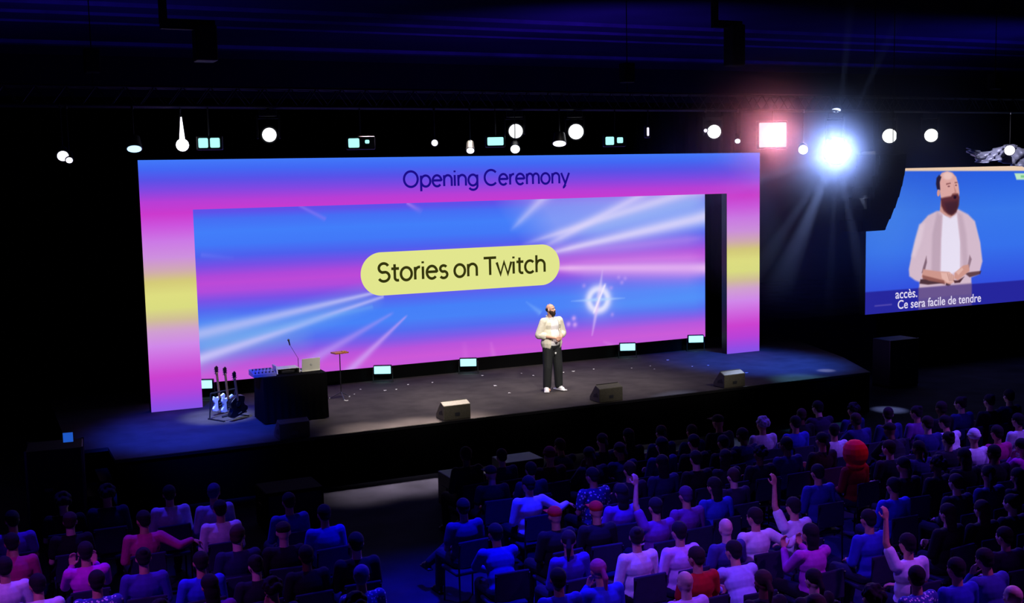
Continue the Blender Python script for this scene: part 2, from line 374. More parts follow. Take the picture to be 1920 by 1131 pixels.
# ------------------------------------------------------------------ rear LED screen
def rear_screen():
    bz = at(850, 675, 1, YB).z; rx = at(1322, 500, 1, YB).x; lx = 3.3; tz = 5.3
    t = empty('led_screen', (lx, YB, bz), 'wide rear screen with light streaks and a yellow caption pill', 'led screen')
    ys = [(380, (96, 80, 234)), (398, (94, 82, 234)), (412, (70, 110, 244)), (436, (66, 126, 250)), (460, (66, 120, 248)), (482, (78, 96, 238)), (500, (118, 80, 230)),
          (520, (174, 72, 218)), (533, (188, 74, 216)), (548, (176, 76, 220)), (566, (122, 82, 230)), (585, (84, 104, 240)), (606, (70, 128, 248)),
          (628, (72, 130, 248)), (650, (86, 108, 240)), (668, (128, 92, 232)), (686, (184, 84, 220)), (705, (204, 88, 216)), (724, (198, 88, 220))]
    st = [(at(372, y, 1, YB).z, c) for y, c in ys]
    S = lambda px, py: (lambda p: (p.x, p.z))(at(px, py, 1, YB))
    def colour(x, z):
        x = x+lx; z = z+bz
        c = bands(z, st)
        W = (224, 214, 250)
        # pale haze in the streak fans
        c = glow(c, x, z, S(1190, 420), 2.0, (178, 170, 244), .34)
        c = poly(c, x, z, [S(960, 366), S(1040, 480), S(1330, 395), S(1330, 340), S(960, 340)], (170, 172, 244), .5, .55)
        c = poly(c, x, z, [S(372, 640), S(680, 552), S(700, 560), S(372, 690)], (140, 176, 232), .3, .55)
        c = poly(c, x, z, [S(372, 620), S(420, 612), S(560, 640), S(372, 668)], (150, 200, 216), .4, .35)
        # right fan
        for p, q, w0, w1, col, a0, a1 in [
            ((955, 435), (1075, 315), .05, .16, W, .35, .75), ((975, 460), (1390, 330), .05, .20, (236, 222, 250), .55, .85),
            ((1010, 468), (1260, 335), .07, .12, (232, 220, 252), .5, .6),
            ((1000, 482), (1400, 388), .04, .22, (236, 224, 252), .8, .85), ((1080, 440), (1330, 372), .10, .22, (150, 180, 246), .5, .7),
            ((1050, 475), (1330, 445), .05, .14, (190, 140, 238), .3, .5),
            ((1000, 503), (1400, 503), .05, .16, (242, 196, 244), .95, .95), ((1050, 510), (1332, 512), .09, .30, (208, 150, 238), .4, .5),
            ((1060, 492), (1332, 482), .05, .12, (214, 130, 232), .3, .5),
            ((1130, 575), (1332, 556), .10, .26, (84, 150, 250), .4, .7)]:
            c = ray(c, x, z, S(*p), S(*q), w0*1.5, w1*1.25, col, a0*.75, a1*.9, .16)
            c = ray(c, x, z, S(*p), S(*q), w0*.7, w1*.5, col, a0*.4, a1*.35, .1)
        # left fan
        for p, q, w0, w1, col, a0, a1 in [
            ((715, 546), (368, 628), .03, .15, (196, 196, 246), .75, .7), ((720, 556), (365, 676), .035, .12, (206, 198, 250), .6, .85),
            ((740, 585), (560, 690), .03, .13, (188, 150, 244), .35, .8), ((765, 590), (645, 705), .02, .11, (206, 160, 244), .6, .85),
            ((700, 575), (372, 650), .05, .12, (110, 170, 244), .4, .5),
            ((560, 385), (612, 412), .03, .05, (140, 120, 246), .6, .5), ((762, 380), (792, 398), .03, .07, (180, 130, 240), .8, .1),
            ((375, 478), (440, 484), .05, .05, (110, 120, 246), .5, .1),
            ((920, 640), (930, 690), .03, .10, (224, 130, 232), .2, .6), ((985, 565), (1015, 588), .02, .07, (130, 180, 252), .2, .6),
            ((870, 640), (875, 690), .05, .10, (220, 120, 230), .1, .4), ((1130, 640), (1180, 662), .03, .10, (230, 150, 236), .2, .7)]:
            c = ray(c, x, z, S(*p), S(*q), w0, w1, col, a0, a1, .05 if q[0] > 380 else .004)
        # four-point star with ring
        s = S(1122, 562)
        c = glow(c, x, z, s, .42, (170, 178, 250), .55)
        c = glow(c, x, z, s, .10, (224, 224, 255), .85, .27)
        c = glow(c, x, z, s, .05, (240, 240, 255), .5, .24)
        c = ray(c, x, z, s, S(1130, 505), .07, .015, (232, 216, 252), .9, .2, .01)
        c = ray(c, x, z, s, S(1110, 630), .07, .02, (232, 200, 250), .9, .35, .01)
        c = ray(c, x, z, s, S(1172, 559), .05, .015, (180, 214, 255), .9, .2, .01)
        c = ray(c, x, z, s, S(1070, 565), .05, .015, (180, 214, 255), .9, .2, .01)
        c = ray(c, x, z, S(1112, 590), S(1136, 530), .03, .03, (246, 236, 255), .9, .9, .1)
        for q in [(1076, 597), (1066, 608), (1078, 609)]: c = glow(c, x, z, S(*q), .06, (222, 170, 246), .8)
        for q in [(1160, 520), (1172, 522), (1166, 530), (1095, 536), (1148, 590), (1146, 540)]: c = glow(c, x, z, S(*q), .05, (196, 160, 246), .55)
        return c
    me = grid_mesh('led_picture', np.linspace(0, rx-lx, 620), np.linspace(0, tz-bz, 220), colour)
    link('led_picture', me, t)
    MB().box(((rx-lx)/2, .11, (tz-bz)/2), (rx-lx, .2, tz-bz)).build('housing', BLACK, t)
    MB().box(((rx-lx)/2, .12, (STAGE_Z-bz)/2), (rx-lx, .3, bz-STAGE_Z-.004)).build('plinth', MATTE, t)
    # caption pill
    a = at(676, 514, 1, YB); b = at(1049, 494, 1, YB); h0 = at(860, 466, 1, YB); h1 = at(860, 545, 1, YB)
    cz = (h0.z+h1.z)/2; r = (h0.z-h1.z)/2
    pts = [(b.x-r+r*math.sin(math.radians(i*6)), 0, cz+r*math.cos(math.radians(i*6))) for i in range(31)]
    pts += [(a.x+r-r*math.sin(math.radians(i*6)), 0, cz-r*math.cos(math.radians(i*6))) for i in range(31)]
    bm = bmesh.new(); bm.faces.new([bm.verts.new((p[0]-lx, -.006, p[2]-bz)) for p in pts])
    m2 = bpy.data.meshes.new('caption_pill'); bm.to_mesh(m2); bm.free(); m2.materials.append(emis('pill_pixels', (226, 230, 142), 1))
    p = link('caption_pill', m2, t)
    o = write('Stories on Twitch', (708, 528), (1021, 510), YB, t, emis('olive_letter_pixels', (52, 52, 14), 1), .215)
rear_screen()

# ------------------------------------------------------------------ side video screen with the filmed speaker
def side_screen():
    p0 = at(1622, 591, 1, YP); x0 = p0.x; z0 = at(1700, 583.5, 1, YP).z; z1 = at(1700, 315.5, 1, YP).z; W = (z1-z0)*16/9
    t = empty('video_screen', (x0, YP, z0), 'side video screen showing the bearded speaker and French captions', 'video screen')
    S = lambda px, py: (lambda p: (p.x, p.z))(at(px, py, 1, YP))
    def colour(x, z):
        x = x+x0; z = z+z0
        c = bands(z, [(S(1690, 320)[1], (38, 92, 226)), (S(1690, 400)[1], (56, 118, 234)), (S(1690, 470)[1], (54, 112, 236)), (S(1690, 540)[1], (50, 80, 222))])
        c = glow(c, x, z, S(1660, 420), 1.1, (70, 134, 240), .6)
        c = poly(c, x, z, [S(1600, 300), S(1960, 300), S(1960, 320.5), S(1600, 321)], (236, 206, 178), .02)
        c = poly(c, x, z, [S(1902, 325), S(1960, 325), S(1960, 337), S(1906, 337)], (190, 232, 196), .02)
        c = poly(c, x, z, [S(1914, 329), S(1960, 329), S(1960, 333), S(1914, 333)], (120, 196, 130), .02)
        k = lambda pts: [S(*q) for q in pts]
        PK = (212, 186, 204); PKL = (226, 204, 220); PKD = (176, 148, 168); SK = (206, 150, 140); SKL = (232, 188, 180); SKD = (122, 66, 62); DK = (46, 18, 26)
        # overshirt
        c = poly(c, x, z, k([(1756, 396), (1740, 404), (1724, 422), (1716, 450), (1709, 480), (1704, 505), (1705, 518), (1716, 526), (1724, 529), (1722, 560), (1822, 552), (1821, 520), (1836, 514), (1842, 490), (1838, 455), (1828, 415), (1815, 402), (1796, 392)]), PK, .03)
        c = poly(c, x, z, k([(1724, 422), (1716, 450), (1709, 480), (1716, 482), (1728, 450), (1734, 420)]), PKL, .06, .8)
        c = poly(c, x, z, k([(1757, 398), (1748, 440), (1746, 520), (1762, 520), (1764, 460), (1766, 405)]), PKD, .05, .55)
        c = poly(c, x, z, k([(1795, 398), (1800, 440), (1806, 510), (1816, 508), (1812, 440), (1804, 402)]), PKD, .06, .45)
        # T-shirt
        c = poly(c, x, z, k([(1768, 402), (1765, 450), (1764, 510), (1784, 514), (1800, 506), (1800, 455), (1794, 402), (1782, 410)]), (232, 224, 244), .03)
        # fold shadows by the elbows
        c = poly(c, x, z, k([(1737, 480), (1731, 500), (1728, 512), (1733, 512), (1738, 492)]), (110, 80, 96), .02, .8)
        c = poly(c, x, z, k([(1818, 478), (1814, 500), (1817, 504), (1822, 486)]), (120, 90, 106), .02, .7)
        # sleeves lower edge dark
        c = poly(c, x, z, k([(1726, 524), (1724, 532), (1740, 534), (1782, 530), (1770, 520)]), DK, .02, .8)
        c = poly(c, x, z, k([(1808, 512), (1818, 520), (1838, 514), (1840, 508), (1822, 510)]), (70, 36, 44), .02, .8)
        # forearms and hands
        c = poly(c, x, z, k([(1731, 505), (1728, 520), (1742, 526), (1768, 530), (1780, 534), (1790, 528), (1789, 518), (1780, 510), (1760, 509)]), SK, .02)
        c = poly(c, x, z, k([(1730, 516), (1730, 524), (1760, 530), (1772, 534), (1770, 526)]), SKD, .02, .7)
        c = poly(c, x, z, k([(1764, 511), (1782, 512), (1791, 520), (1788, 530), (1776, 530), (1766, 522)]), SKL, .02, .8)
        for q in range(4): c = poly(c, x, z, k([(1776+q*3.4, 513+q), (1777+q*3.4, 513+q), (1781+q*2.6, 527), (1780+q*2.6, 527)]), SKD, .015, .5)
        c = poly(c, x, z, k([(1790, 512), (1806, 498), (1816, 496), (1818, 508), (1806, 518), (1796, 526), (1789, 522)]), SK, .02)
        c = poly(c, x, z, k([(1792, 510), (1804, 502), (1806, 506), (1797, 516)]), SKL, .02, .7)
        c = poly(c, x, z, k([(1788, 526), (1796, 526), (1808, 519), (1800, 530), (1790, 531)]), (62, 26, 34), .02, .9)
        c = poly(c, x, z, k([(1774, 531), (1783, 534), (1778, 538), (1773, 535)]), DK, .015, .8)
        # neck, head
        c = poly(c, x, z, k([(1764, 376), (1762, 396), (1772, 404), (1782, 408), (1790, 402), (1790, 380)]), SK, .02)
        c = poly(c, x, z, k([(1762, 330), (1766, 324), (1776, 321), (1786, 324), (1793, 332), (1797, 346), (1799, 362), (1796, 380), (1780, 392), (1768, 384), (1763, 366), (1760, 345)]), (222, 168, 162), .02)
        c = ell(c, x, z, S(1777, 330), .17, .10, (240, 204, 200), .6, .8)
        c = poly(c, x, z, k([(1756, 334), (1761, 328), (1765, 332), (1762, 342), (1763, 356), (1757, 355), (1755, 345)]), (36, 20, 40), .02)
        c = ell(c, x, z, S(1759.5, 362), .05, .09, (214, 152, 142), .3)
        c = poly(c, x, z, k([(1774, 344), (1782, 342.5), (1783, 344.5), (1774, 347)]), (130, 72, 70), .012, .8)
        c = poly(c, x, z, k([(1790, 341.5), (1795, 341), (1795.5, 343), (1790, 344)]), (130, 72, 70), .012, .8)
        c = ell(c, x, z, S(1779, 349.5), .045, .022, (120, 64, 66), .5, .8); c = ell(c, x, z, S(1792.5, 347.5), .035, .022, (120, 64, 66), .5, .8)
        c = poly(c, x, z, k([(1788, 346), (1790, 360), (1785, 364), (1794, 365), (1793, 358)]), (190, 126, 116), .015, .7)
        c = poly(c, x, z, k([(1764, 372), (1772, 370), (1783, 368), (1786, 364), (1796, 363), (1799, 370), (1798, 384), (1793, 398), (1785, 404), (1778, 402), (1770, 396), (1765, 386)]), (92, 40, 38), .03)
        c = poly(c, x, z, k([(1770, 380), (1796, 376), (1796, 388), (1790, 400), (1783, 403), (1776, 398)]), (52, 20, 26), .05, .7)
        c = ell(c, x, z, S(1790.5, 370), .055, .045, (34, 8, 16), .4)
        # caption band
        c = poly(c, x, z, [S(1600, 550), S(1960, 522), S(1960, 620), S(1600, 620)], (34, 26, 138), .02, .78)
        c = poly(c, x, z, k([(1722, 540), (1822, 531), (1822, 572), (1722, 580)]), (116, 92, 140), .03, .75)
        c = poly(c, x, z, k([(1640, 573), (1672, 570), (1672, 572), (1640, 575)]), (130, 110, 190), .02, .6)
        return c
    me = grid_mesh('led_picture', np.linspace(0, W, 620), np.linspace(0, z1-z0, 300), colour); link('led_picture', me, t)
    MB().box((W/2, .11, (z1-z0)/2), (W, .2, z1-z0)).build('housing', BLACK, t)
    MB().box((W/2, .25, z0/-2), (W*.8, .1, z0)).build('support', MATTE, t)
    for s_, p, q in (('accès.', (1678, 560), (1719, 557)), ('Ce sera facile de tendre', (1682, 579), (1838, 566))):
        cu = bpy.data.curves.new('caption', 'FONT'); cu.body = s_; cu.size = 1; cu.offset = .012
        tmp = bpy.data.objects.new('tmp', cu); COL.objects.link(tmp); dg = bpy.context.evaluated_depsgraph_get(); dg.update()
        me = bpy.data.meshes.new_from_object(tmp.evaluated_get(dg)); bpy.data.objects.remove(tmp)
        me.materials.clear(); me.materials.append(emis('caption_pixels', (222, 214, 240), 1)); me.name = 'caption'
        xs = [v.co.x for v in me.vertices]; a = at(*p, 1, YP); b = at(*q, 1, YP); k = (b.x-a.x)/(max(xs)-min(xs))
        o = link('caption', me, t, (a.x-x0, -.012, (a.z+b.z)/2-z0), (math.pi/2, 0, 0)); o.scale = (k, k*1.05, 1)
side_screen()

# ------------------------------------------------------------------ human figures
SKIN = mat('skin', (206, 150, 122), .55, vary=.08, bscale=30)
def hand(m, w, d, n, side, curl=.5, s=1.0, r=.0088):
    """palm, four unequal bent fingers and a thumb; w wrist, d pointing direction, n palm normal, side +1/-1 thumb side"""
    d = Vector(d).normalized(); n = Vector(n); n = (n-d*n.dot(d)).normalized(); l = d.cross(n)*side; w = Vector(w)
    for i, (o, L, kx) in enumerate([(.032, .074, .084), (.011, .082, .09), (-.011, .077, .087), (-.031, .060, .08)]):
        k = w+d*kx*s+l*o*s; m.cap(w+l*o*.55*s+d*.01, k, .0145*s, .0118*s, 8)
        a = curl*.55; p = k
        for f in (.45, .31, .24):
            q = p+(d*math.cos(a)+n*math.sin(a))*L*f*s; m.cap(p, q, r*s, r*.9*s, 8); p = q; a += curl*.9
    a0 = w+d*.022*s+l*.024*s; a1 = a0+(d*.55+l*.75+n*.25).normalized()*.042*s; a2 = a1+(d*.9+l*.22+n*(.3+curl*.4)).normalized()*.034*s
    a3 = a2+(d*.95+n*(.3+curl*.4)).normalized()*.026*s
    m.cap(a0, a1, .0145*s, .0115*s, 8); m.cap(a1, a2, .0112*s, .010*s, 8); m.cap(a2, a3, .010*s, .0085*s, 8)
def head(m, c, R, s=1.0, face=1):
    """c head centre; R 3x3 rotation; the face looks along local +Y"""
    c = Vector(c)
    B = lambda p, r: m.ball(c+R@Vector(p)*s, tuple(v*s for v in r) if isinstance(r, tuple) else r*s, R, 16)
    B((0, -.008, .028), (.076, .094, .090)); B((0, .018, -.03), (.062, .072, .075)); B((0, .045, -.078), (.034, .034, .034))
    B((0, -.03, -.02), (.064, .06, .07))
    for sx in (-1, 1):
        B((sx*.077, -.008, -.005), (.011, .021, .032)); B((sx*.03, .074, .022), (.022, .014, .009)); B((sx*.037, .062, -.022), (.022, .018, .018))
    m.cap(c+R@Vector((0, .084, .012))*s, c+R@Vector((0, .104, -.022))*s, .007*s, .0125*s, 8)
    B((0, .084, -.052), (.024, .011, .006)); B((0, .082, -.062), (.021, .011, .007))
def limb(m, pts, rs):
    for i in range(len(pts)-1): m.cap(pts[i], pts[i+1], rs[i], rs[i+1], 12)

HEAD0 = {}
def seated(name, lean=0, arms='lap', turn=0, tilt=0, cross=False, long_sleeve=True, look=0, voxel=.011):
    """meshes of a seated figure facing +Y; the origin lies on the floor under the hips"""
    T = RX(-lean); hip = Vector((0, 0, .54))
    U = lambda x, y, z: hip+T@Vector((x, y, z))
    neck = U(0, 0, .50); hc = neck+T@Vector((0, .015, .03))+Vector((.035*tilt, .02+lean*.04, .138))
    R = RZ(turn)@RY(.18*tilt)@RX(-.05-look)
    HEAD0[name] = (hc, R)
    sh = [U(-.185, -.005, .455), U(.185, -.005, .455)]
    el = []; wr = []; hd = []
    for s_, S0 in ((-1, sh[0]), (1, sh[1])):
        mode = arms[0 if s_ < 0 else 1] if isinstance(arms, tuple) else arms
        if mode == 'lap': e = S0+Vector((s_*.055, .03, -.27)); w_ = Vector((s_*.07, .27, .66)); d, n = (-s_*.6, .8, -.1), (0, 0, -1)
        elif mode == 'knees': e = S0+Vector((s_*.03, .19, -.20)); w_ = Vector((s_*.05, .45, .66)); d, n = (-s_*.3, .9, -.1), (-s_*.9, 0, 0)
        elif mode == 'cross': e = S0+Vector((s_*.05, .05, -.26)); w_ = U(-s_*.05, .20+.03*s_, .24); d, n = (-s_*1, .1, .1), (0, -1, 0)
        elif mode == 'chin': e = S0+Vector((s_*.02, .20, -.19)); w_ = hc+Vector((s_*.05, .12, -.20)); d, n = (-s_*.3, -.1, .9), (0, -1, 0)
        elif mode == 'up': e = S0+Vector((s_*.07, .08, .25)); w_ = e+Vector((-s_*.04, .05, .24)); d, n = (0, .05, 1), (0, 1, 0)
        elif mode == 'phone': e = S0+Vector((s_*.04, .16, -.19)); w_ = S0+Vector((-s_*.06, .34, -.02)); d, n = (-s_*.1, .3, .9), (0, -1, 0)
        else: e = S0+Vector((s_*.21, -.10, -.13)); w_ = e+Vector((s_*.17, .10, .02)); d, n = (s_*.9, .1, -.3), (0, 0, -1)
        el.append(e); wr.append(w_); hd.append((d, n))
    hips = [Vector((-.095, 0, .54)), Vector((.095, 0, .54))]
    if cross:
        kn = [Vector((-.12, .43, .53)), Vector((.06, .42, .66))]; an = [Vector((-.14, .46, .09)), Vector((-.22, .62, .36))]
    else:
        kn = [Vector((-.14, .43, .53)), Vector((.14, .43, .53))]; an = [Vector((-.15, .42, .09)), Vector((.15, .50, .09))]
    # body
    m = MB(); head(m, hc, R)
    m.cap(neck+T@Vector((0, 0, -.04)), hc+R@Vector((0, -.02, -.06)), .056, .052)
    m.ball(U(0, 0, .36), (.165, .10, .15), T); m.ball(U(0, 0, .15), (.14, .10, .17), T); m.ball((0, 0, .54), (.16, .12, .10))
    limb(m, [U(-.15, 0, .44), U(.15, 0, .44)], [.055, .055])
    for i, s_ in ((0, -1), (1, 1)):
        limb(m, [sh[i], el[i], wr[i]], [.050, .038, .026]); hand(m, wr[i], hd[i][0], hd[i][1], -s_, .6, 1, .0095)
        limb(m, [hips[i], kn[i], an[i]], [.080, .055, .038]); m.cap(an[i], an[i]+Vector((0, .10, -.055)), .03, .024)
    body = m.fused('person', SKIN, voxel, 1)
    # shirt
    m = MB(); m.ball(U(0, 0, .35), (.19, .125, .17), T); m.ball(U(0, 0, .17), (.175, .13, .19), T); m.ball(U(0, .01, .04), (.185, .145, .11), T)
    limb(m, [U(-.155, -.005, .445), U(.155, -.005, .445)], [.066, .066]); m.cap(U(0, -.01, .40), U(0, -.005, .475), .09, .062)
    for i in (0, 1):
        if long_sleeve: limb(m, [sh[i], el[i], wr[i]*.93+el[i]*.07], [.070, .056, .040])
        else: limb(m, [sh[i], sh[i]*.35+el[i]*.65], [.070, .064])
    shirt = m.fused('shirt', MATTE, voxel*1.1, 2)
    m = MB(); m.ball((0, .01, .53), (.185, .145, .11))
    for i in (0, 1): limb(m, [hips[i], kn[i], an[i]*.93+kn[i]*.07], [.100, .076, .058])
    trousers = m.fused('trousers', MATTE, voxel*1.1, 2)
    return dict(body=body, shirt=shirt, trousers=trousers, head=HEAD0[name], ankles=an)
def shoe_mesh(name, m_, big=1):
    m = MB(); m.ball((0, .0, .055), (.040*big, .055*big, .05*big)); m.ball((0, .085, .04), (.043*big, .075*big, .033*big)); m.box((0, .055, .014), (.082*big, .26*big, .026), None, .01)
    m.cap((0, -.01, .055), (0, -.015, .10), .044, .042); m.cap((0, .0, .062), (0, .065, .055), .046*big, .042*big)
    return m.fused(name, m_, .008, 1)
def hair_mesh(kind):
    m = MB(); tr = None
    if kind == 'short':
        m.ball((0, -.016, .040), (.086, .102, .092)); m.ball((0, -.055, -.012), (.070, .055, .062))
    elif kind == 'long':
        m.ball((0, -.016, .040), (.090, .104, .094)); m.ball((0, -.058, -.05), (.086, .056, .12)); m.ball((0, -.066, -.14), (.080, .040, .10))
    elif kind == 'bun':
        m.ball((0, -.016, .040), (.086, .102, .092)); m.ball((0, -.055, -.012), (.068, .055, .055)); m.ball((0, -.085, .095), (.04, .04, .04))
    elif kind == 'tail':
        m.ball((0, -.016, .040), (.086, .102, .092)); m.cap((0, -.10, .03), (0, -.14, -.05), .026, .032); m.cap((0, -.14, -.05), (0, -.12, -.19), .032, .014)
    elif kind == 'curly':
        random.seed(3)
        for i in range(60):
            a = random.uniform(0, 6.28); b = random.uniform(-.6, 1.5)
            m.ball((.088*math.cos(a)*math.cos(b), -.03+.095*math.sin(a)*math.cos(b)-.01, .035+.095*math.sin(b)), random.uniform(.022, .036), seg=8)
        m.ball((0, -.03, .04), (.085, .09, .09))
    elif kind == 'cap':
        m.ball((0, -.006, .052), (.088, .106, .078)); m.box((0, .125, .045), (.13, .11, .012), RX(.12), .005)
    elif kind == 'beanie':
        m.ball((0, -.010, .050), (.092, .108, .10)); m.tube((0, -.010, .025), (0, -.010, .055), .104, .102, 20)
    elif kind == 'hood':
        m.ball((0, -.04, .03), (.185, .19, .20)); m.ball((0, -.05, -.14), (.17, .11, .09))
    elif kind == 'fringe':
        m.ball((0, -.022, .008), (.083, .094, .060)); tr = lambda c: c.z > .052 or c.y > .02
    low = -.02 if kind in ('short', 'bun', 'tail') else None
    t2 = tr or (lambda c: (c.y > .055 and c.z < .062) if kind in ('short', 'long', 'bun', 'tail', 'curly') else (c.y > .05 and c.z < .10 if kind == 'hood' else False))
    return m.fused('hair', MATTE, .009, 1, t2)

# ------------------------------------------------------------------ the speaker on stage
def speaker():
    g = at(1036, 733, 2, STAGE_Z)
    RT = RZ(math.pi)                    # built facing +Y, turned to face the hall
    m = MB(); hc = Vector((.03, .03, 1.685)); R = RZ(.50)@RX(.12)
    def W(x, y, z): return Vector((x, y, z))
    sh = [W(-.20, 0, 1.475), W(.20, 0, 1.475)]; el = [W(-.285, -.03, 1.175), W(.285, -.03, 1.175)]; wr = [W(-.07, .235, 1.115), W(.065, .255, 1.125)]
    hips = [W(-.10, 0, .93), W(.10, 0, .93)]; kn = [W(-.125, .03, .50), W(.12, .02, .50)]; an = [W(-.15, .0, .085), W(.125, -.02, .085)]
    head(m, hc, R); m.cap((0, -.02, 1.47), hc+R@Vector((0, -.02, -.06)), .060, .056)
    m.ball((0, 0, 1.36), (.175, .115, .16)); m.ball((0, .01, 1.16), (.155, .12, .18)); m.ball((0, 0, .98), (.17, .125, .12))
    limb(m, [W(-.16, -.01, 1.465), W(.16, -.01, 1.465)], [.058, .058])
    for i, s_ in ((0, -1), (1, 1)):
        limb(m, [sh[i], el[i], wr[i]], [.054, .043, .028]); limb(m, [hips[i], kn[i], an[i]], [.085, .056, .04])
        m.cap(an[i], an[i]+Vector((0, .10, -.05)), .03, .024)
    hand(m, wr[0], (.8, .55, -.12), (.1, -1, .1), 1, 1.0, 1, .0088); hand(m, wr[1], (-.75, .5, -.05), (-.1, -1, .1), -1, 1.1, 1, .0088)
    body = link('person', m.fused('person', mat('speaker_skin', (224, 170, 146), .5, vary=.05), .0065, 1))
    body.location = g+Vector((0, 0, .006)); body.rotation_euler = (0, 0, math.pi+.10)
    props(body, 'bald bearded man in open cream shirt standing on stage with clasped hands', 'person')
    # T-shirt, overshirt, trousers
    m = MB(); m.ball((0, .005, 1.36), (.19, .132, .17)); m.ball((0, .015, 1.16), (.185, .142, .20)); m.ball((0, .015, 1.02), (.185, .145, .14))
    limb(m, [W(-.15, -.01, 1.46), W(.15, -.01, 1.46)], [.066, .066]); m.cap((0, -.01, 1.42), (0, -.01, 1.515), .09, .072)
    link('t_shirt', m.fused('t_shirt', mat('white_cotton', (238, 236, 240), .85, bump=.2), .01, 2, lambda c: c.z < .93), body)
    m = MB(); m.ball((0, -.005, 1.37), (.215, .15, .16)); m.ball((0, .0, 1.16), (.225, .165, .24)); m.ball((0, -.005, 1.00), (.235, .175, .20))
    limb(m, [W(-.15, -.01, 1.448), W(.15, -.01, 1.448)], [.074, .074]); m.cap((0, -.03, 1.42), (0, -.025, 1.525), .10, .078)
    for i in (0, 1):
        mid = (wr[i]-el[i])*.28+el[i]; limb(m, [sh[i]-Vector((sh[i].x*.06, 0, .028)), el[i], mid], [.078, .080, .066])
        m.cap(mid-(wr[i]-el[i])*.05, mid, .074, .070)
    cream = mat('cream_linen', (226, 220, 202), .85, bump=.35, bscale=25)
    sh_me = m.fused('overshirt', cream, .009, 2, lambda c: c.z < .865 or (c.y > .02 and -.10-(1.5-c.z)*.04 < c.x < .085+(1.5-c.z)*.04 and c.z < 1.56))
    o = link('overshirt', sh_me, body); k = o.modifiers.new('thickness', 'SOLIDIFY'); k.thickness = .006; k.offset = 1
    col_m = MB().cap((-.075, .05, 1.50), (-.07, -.075, 1.545), .016, .018).cap((.075, .05, 1.50), (.07, -.075, 1.545), .016, .018).cap((-.07, -.075, 1.545), (.07, -.075, 1.545), .018)
    link('collar', col_m.fused('collar', cream, .006, 2), o)
    for x, z in ((-.10, 1.38), (-.105, 1.28), (-.11, 1.06)):
        MB().ball((x, .152 if z > 1.3 else .17, z), (.007, .004, .007), seg=8).build('button', mat('horn_button', (120, 100, 84), .4), o)
    blk = mat('black_denim', (24, 27, 30), .8, bump=.3)
    m = MB(); m.ball((0, 0, .96), (.185, .14, .12)); m.box((0, 0, .99), (.33, .23, .08), None, .05)
    for i in (0, 1): limb(m, [hips[i], kn[i], an[i]+Vector((0, .01, .02))], [.115, .098, .086])
    tr = link('trousers', m.fused('trousers', blk, .01, 2, lambda c: c.z > 1.03), body)
    MB().box((.01, .158, .80), (.035, .012, .035), None, .005).build('pocket_tag', WHITE, tr)
    wl = mat('white_leather', (236, 234, 240), .5)
    sm = shoe_mesh('shoe', wl, 1.3)
    for i, rz in ((0, .12), (1, -.55)):
        s_ = link('shoe', sm, body, (an[i].x, an[i].y-.01, .002), (0, 0, rz))
        MB().box((0, .063, .012), (.106, .33, .022), None, .008).build('sole', mat('rubber_sole', (210, 208, 214), .7), s_)
        for q in range(3): MB().tube((-.026, .03+q*.026, .092-q*.010), (.026, .03+q*.026, .092-q*.010), .004, seg=6).build('lace', mat('grey_lace', (160, 160, 168), .8), s_)
    # beard, hair fringe, brows, eyes
    P = lambda p: hc+R@Vector(p)
    bm_ = mat('dark_beard', (52, 32, 26), .9, bump=.6, bscale=120)
    m = MB()
    for p, r in (((0, .050, -.082), (.052, .050, .045)), ((0, .048, -.11), (.036, .036, .034)), ((-.045, .030, -.055), (.030, .045, .040)), ((.045, .030, -.055), (.030, .045, .040)),
                 ((-.062, .005, -.025), (.014, .020, .038)), ((.062, .005, -.025), (.014, .020, .038)), ((0, .090, -.040), (.034, .014, .010))):
        m.ball(P(p), r, R)
    link('beard', m.fused('beard', bm_, .006, 1), body)
    hr = link('hair', hair_mesh('fringe'), body, hc, R.to_euler()); hr.data.materials.clear(); hr.data.materials.append(mat('dark_brown_hair', (34, 24, 26), .85))
    for sx in (-1, 1):
        e = MB().ball(P((sx*.031, .073, .004)), (.0125, .010, .009), R).build('eye', mat('eye_white', (216, 210, 208), .3), body, smooth=True)
        MB().ball(P((sx*.031, .0815, .004)), (.0055, .003, .0055), R, 10).build('iris', mat('brown_iris', (44, 28, 22), .2), e)
        MB().cap(P((sx*.016, .088, .024)), P((sx*.046, .078, .026)), .0045, .0035, 8).build('eyebrow', bm_, body)
speaker()

